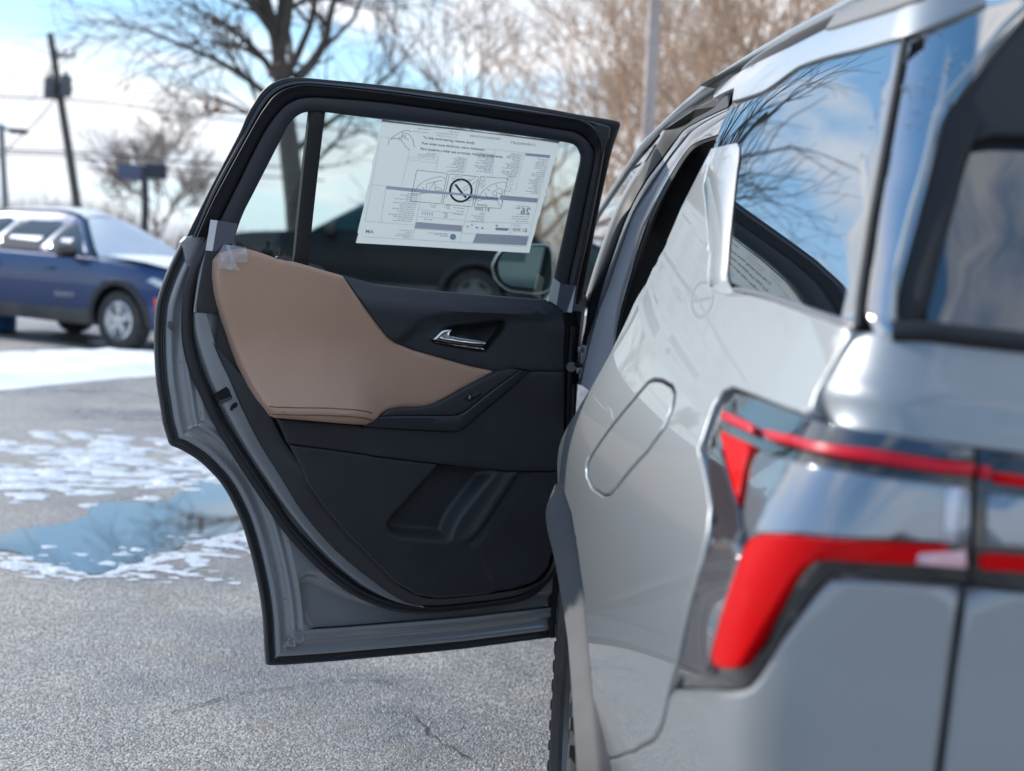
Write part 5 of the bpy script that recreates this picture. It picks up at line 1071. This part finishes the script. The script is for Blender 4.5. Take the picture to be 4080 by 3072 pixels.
class Tree:
    def __init__(s, seed, trop=.12, wob=.22, spread=(.45, .95), ratio=.72, minr=.006, dens=.75): s.dens = dens; s.r = np.random.RandomState(seed); s.S = []; s.tips = []; s.trop = trop; s.wob = wob; s.spread = spread; s.ratio = ratio; s.minr = minr
    def limb(s, p, d, Ln, r, lev, maxlev):
        n = 5 if lev < 2 else 4; p = np.array(p, float); d = np.array(d, float); d /= np.linalg.norm(d); kids = []
        for i in range(n):
            d = d + s.r.normal(0, s.wob, 3) * (.5 if lev == 0 else 1) + [0, 0, s.trop]; d /= np.linalg.norm(d); q = p + d * Ln / n; r1 = max(s.minr, r * (1 - .55 * (i + 1) / n)); r0 = max(s.minr, r * (1 - .55 * i / n))
            s.S.append((*p, *q, r0, r1)); p = q
            if i >= (1 if lev else 2): kids.append((q, d.copy(), r1))
        if lev >= maxlev: s.tips.append(p); return
        for (q, dd, r1) in kids:
            for _ in range(2 if s.r.rand() < s.dens else 1): s.child(q, dd, Ln, r1, lev, maxlev)
        s.child(p, d, Ln * 1.1, r1, lev, maxlev, .35)
    def child(s, q, dd, Ln, r1, lev, maxlev, ang=None):
        ax = s.r.normal(0, 1, 3); ax -= dd * (ax @ dd); ax /= np.linalg.norm(ax); a = ang if ang else s.r.uniform(*s.spread); nd = dd * math.cos(a) + ax * math.sin(a)
        s.limb(q, nd, Ln * s.ratio * s.r.uniform(.75, 1.1), max(s.minr, r1 * .68), lev + 1, maxlev)
def emit(name, label, T, mt, base, group=None, thr=.03, leaves=None):
    o = thing(name, label, 'tree', base, 0, group, world=True); S = np.array(T.S); big = S[:, 6] > thr
    V, F = segs_vf(S[big], 7); mesh_np('trunk', V, F, mt, o); V, F = segs_vf(S[~big], 3); mesh_np('crown', V, F, mt, o)
    return o
BARK = mat('dark_bark', (.085,.07,.058), .9, var=(3, .25)); BARKB = mat('brown_bark', (.58,.41,.29), .9, var=(2, .25)); BARKG = mat('grey_bark', (.36,.30,.265), .9, var=(2, .25))
YT = 24.0
def tp_(pts): return at_y(ov(pts), YT)
T = Tree(3, trop=.03, wob=.2, minr=.006)
def poly(P, r0, r1, twig=True, lev=2, every=1, Ln=1.6):
    P = np.asarray(P); n = len(P) - 1; r0 *= 1.15; r1 *= 1.15; Ln *= 1.25
    for i in range(n):
        a, b = r0 + (r1 - r0) * i / n, r0 + (r1 - r0) * (i + 1) / n; T.S.append((*P[i], *P[i+1], a, b))
        if twig and i >= 1 and i % every == 0:
            d = P[i+1] - P[i]; d /= np.linalg.norm(d)
            for _ in range(2): T.child(P[i+1], d, Ln / T.ratio, b * .8, lev, 4 + (lev > 2))
bs = at_z(ov([(660,728)]))[0]; bs = at_y(ov([(658,726)]), YT)[0] * [1, 1, 0]
dep = lambda P, a: P + np.stack([np.zeros(len(P)), np.linspace(0, a, len(P)), np.zeros(len(P))], 1)
bs = bs + [0, 0, .4]
poly(np.vstack([[bs], tp_([(648,560),(640,440),(630,360),(622,290)])]), .21, .17, False)
poly(tp_(cr([(622,290),(614,220),(606,150),(598,85),(578,20),(560,-60),(540,-160),(525,-280)], 2)), .165, .05, True, 2, 2, 1.9)
poly(dep(tp_(cr([(640,170),(668,135),(695,80),(702,20),(720,-60),(750,-170)], 2)), 1.0), .10, .03, True, 2, 2, 1.8)
poly(dep(tp_(cr([(604,130),(625,60),(640,-10),(650,-110),(655,-220)], 2)), -1.0), .09, .03, True, 2, 2, 1.8)
poly(dep(tp_(cr([(618,240),(560,190),(500,150),(430,120),(360,95),(290,85)], 2)), -1.5), .06, .012, True, 3, 1, 1.1)
poly(dep(tp_(cr([(612,200),(570,130),(520,80),(460,30),(400,0),(340,-40)], 2)), 1.2), .07, .015, True, 3, 1, 1.2)
poly(dep(tp_(cr([(624,300),(570,260),(520,235),(460,205),(400,195)], 2)), .8), .05, .01, True, 3, 1, .9)
poly(dep(tp_(cr([(596,80),(560,30),(510,-20),(440,-60),(380,-120)], 2)), -.6), .07, .015, True, 3, 1, 1.3)
poly(dep(tp_(cr([(634,330),(690,270),(760,210),(830,140),(880,60)], 2)), 1.5), .06, .012, True, 3, 1, 1.2)
poly(dep(tp_(cr([(630,400),(680,360),(740,310),(790,240)], 2)), -1), .045, .01, True, 3, 1, .9)
mt_ = emit('bare_tree', 'dark forked bare tree rising behind the top left of the door', T, BARK, tuple(bs))
# a few withered leaves still hanging on it
lv = []; rs = np.random.RandomState(8)
for (x, y, n) in ((350,248,5),(425,236,4),(465,240,9),(470,228,6),(462,45,7),(585,158,7),(600,140,5),(440,232,4),(540,250,4)):
    for _ in range(n):
        c = at_y(ov([(x + rs.normal(0, 5), y + rs.normal(0, 5))]), YT - rs.uniform(-.8, .8))[0]; q = Matrix.Rotation(rs.uniform(0, 6), 3, rs.normal(0, 1, 3)); s_ = rs.uniform(.05, .09)
        lv.append(([tuple(np.array(q @ Vector(p)) * s_ + c) for p in ((-1,0,0),(-.3,.5,.15),(.6,.45,-.1),(1.1,0,.1),(.5,-.5,.1),(-.4,-.45,-.1))], [(0,1,2,3,4,5)]))
v, f = merge(lv); o = mesh('withered_leaves', v, f, mat('dead_leaf', (.28,.13,.07), .8), mt_, False); o['kind'] = 'stuff'
spec = [ # px of foot line x, distance, height factor, radius, bark, seed, levels, label
 (1015, 27, 9.5, .13, BARKG, 21, 3, 'slender grey tree above the middle of the door frame'),
 (1150, 34, 8.5, .18, BARKB, 22, 3, 'brown bare tree behind the slender grey tree'),
 (1290, 30, 9.5, .20, BARKB, 23, 4, 'brown bare tree left of the pale concrete pole'),
 (1480, 36, 12, .26, BARKB, 24, 4, 'brown bare tree just right of the pale concrete pole'),
 (1665, 26, 12, .27, BARKB, 25, 4, 'thick forked bare tree rising over the silver roof'),
 (900, 40, 7, .14, BARKG, 26, 3, 'far grey bare tree right of the dark forked tree'),
 (1800, 38, 11, .24, BARKB, 27, 4, 'brown bare tree mostly hidden behind the silver roof'),
 (330, 58, 7.0, .16, BARKG, 28, 4, 'small round bare tree behind the roadside sign'),
 (1390, 44, 10, .24, BARKB, 29, 4, 'far brown bare tree straight behind the pale concrete pole')
]
for (x, Y, H_, r, mt, sd, lv_, lab) in spec:
    fx = at_y(ov([(x, 600)]), Y)[0] * [1, 1, 0]; T = Tree(sd, trop=.07, wob=.17, spread=(.4, .85), ratio=.70, minr=.010 * Y / 30, dens=.5)
    T.limb(fx, (0.02, 0, 1), H_ * .42, r, 0, lv_); emit('bare_tree', lab, T, mt, tuple(fx), 'bare trees of the grove', thr=.05)
# thicket and distant woods: a mass nobody could count
def thicket(name, px0, px1, Y0, Y1, n, hgt, mt, seed):
    r = np.random.RandomState(seed); S = []
    for _ in range(n):
        x = r.uniform(px0, px1); Y = r.uniform(Y0, Y1); p = at_y(ov([(x, 600)]), Y)[0] * [1, 1, 0]; h = hgt * r.uniform(.5, 1.0)
        for _ in range(7):
            d = np.array([r.normal(0, .35), r.normal(0, .35), 1]); q = p.copy(); rr = .018 * Y / 30
            for k in range(5):
                d = d + r.normal(0, .22, 3); d /= np.linalg.norm(d); q2 = q + d * h / 5; S.append((*q, *q2, rr, rr * .7)); rr *= .75
                if k > 0:
                    for _ in range(2): e_ = d + r.normal(0, .6, 3); e_ /= np.linalg.norm(e_); S.append((*q2, *(q2 + e_ * h * .18), rr * .7, rr * .35))
                q = q2
    V, F = segs_vf(np.array(S), 3); o = mesh_np(name, V, F, mt); o['kind'] = 'stuff'
thicket('grove_undergrowth', 1120, 1560, 34, 48, 50, 5.5, BARKB, 41); thicket('distant_woods', -200, 260, 80, 110, 160, 5.0, mat('far_brown', (.20,.15,.12), .9), 42); thicket('distant_woods', 260, 1150, 80, 110, 260, 3.4, MATS['far_brown'], 43); thicket('grove_undergrowth', 850, 1150, 42, 60, 50, 4.0, BARKG, 44)
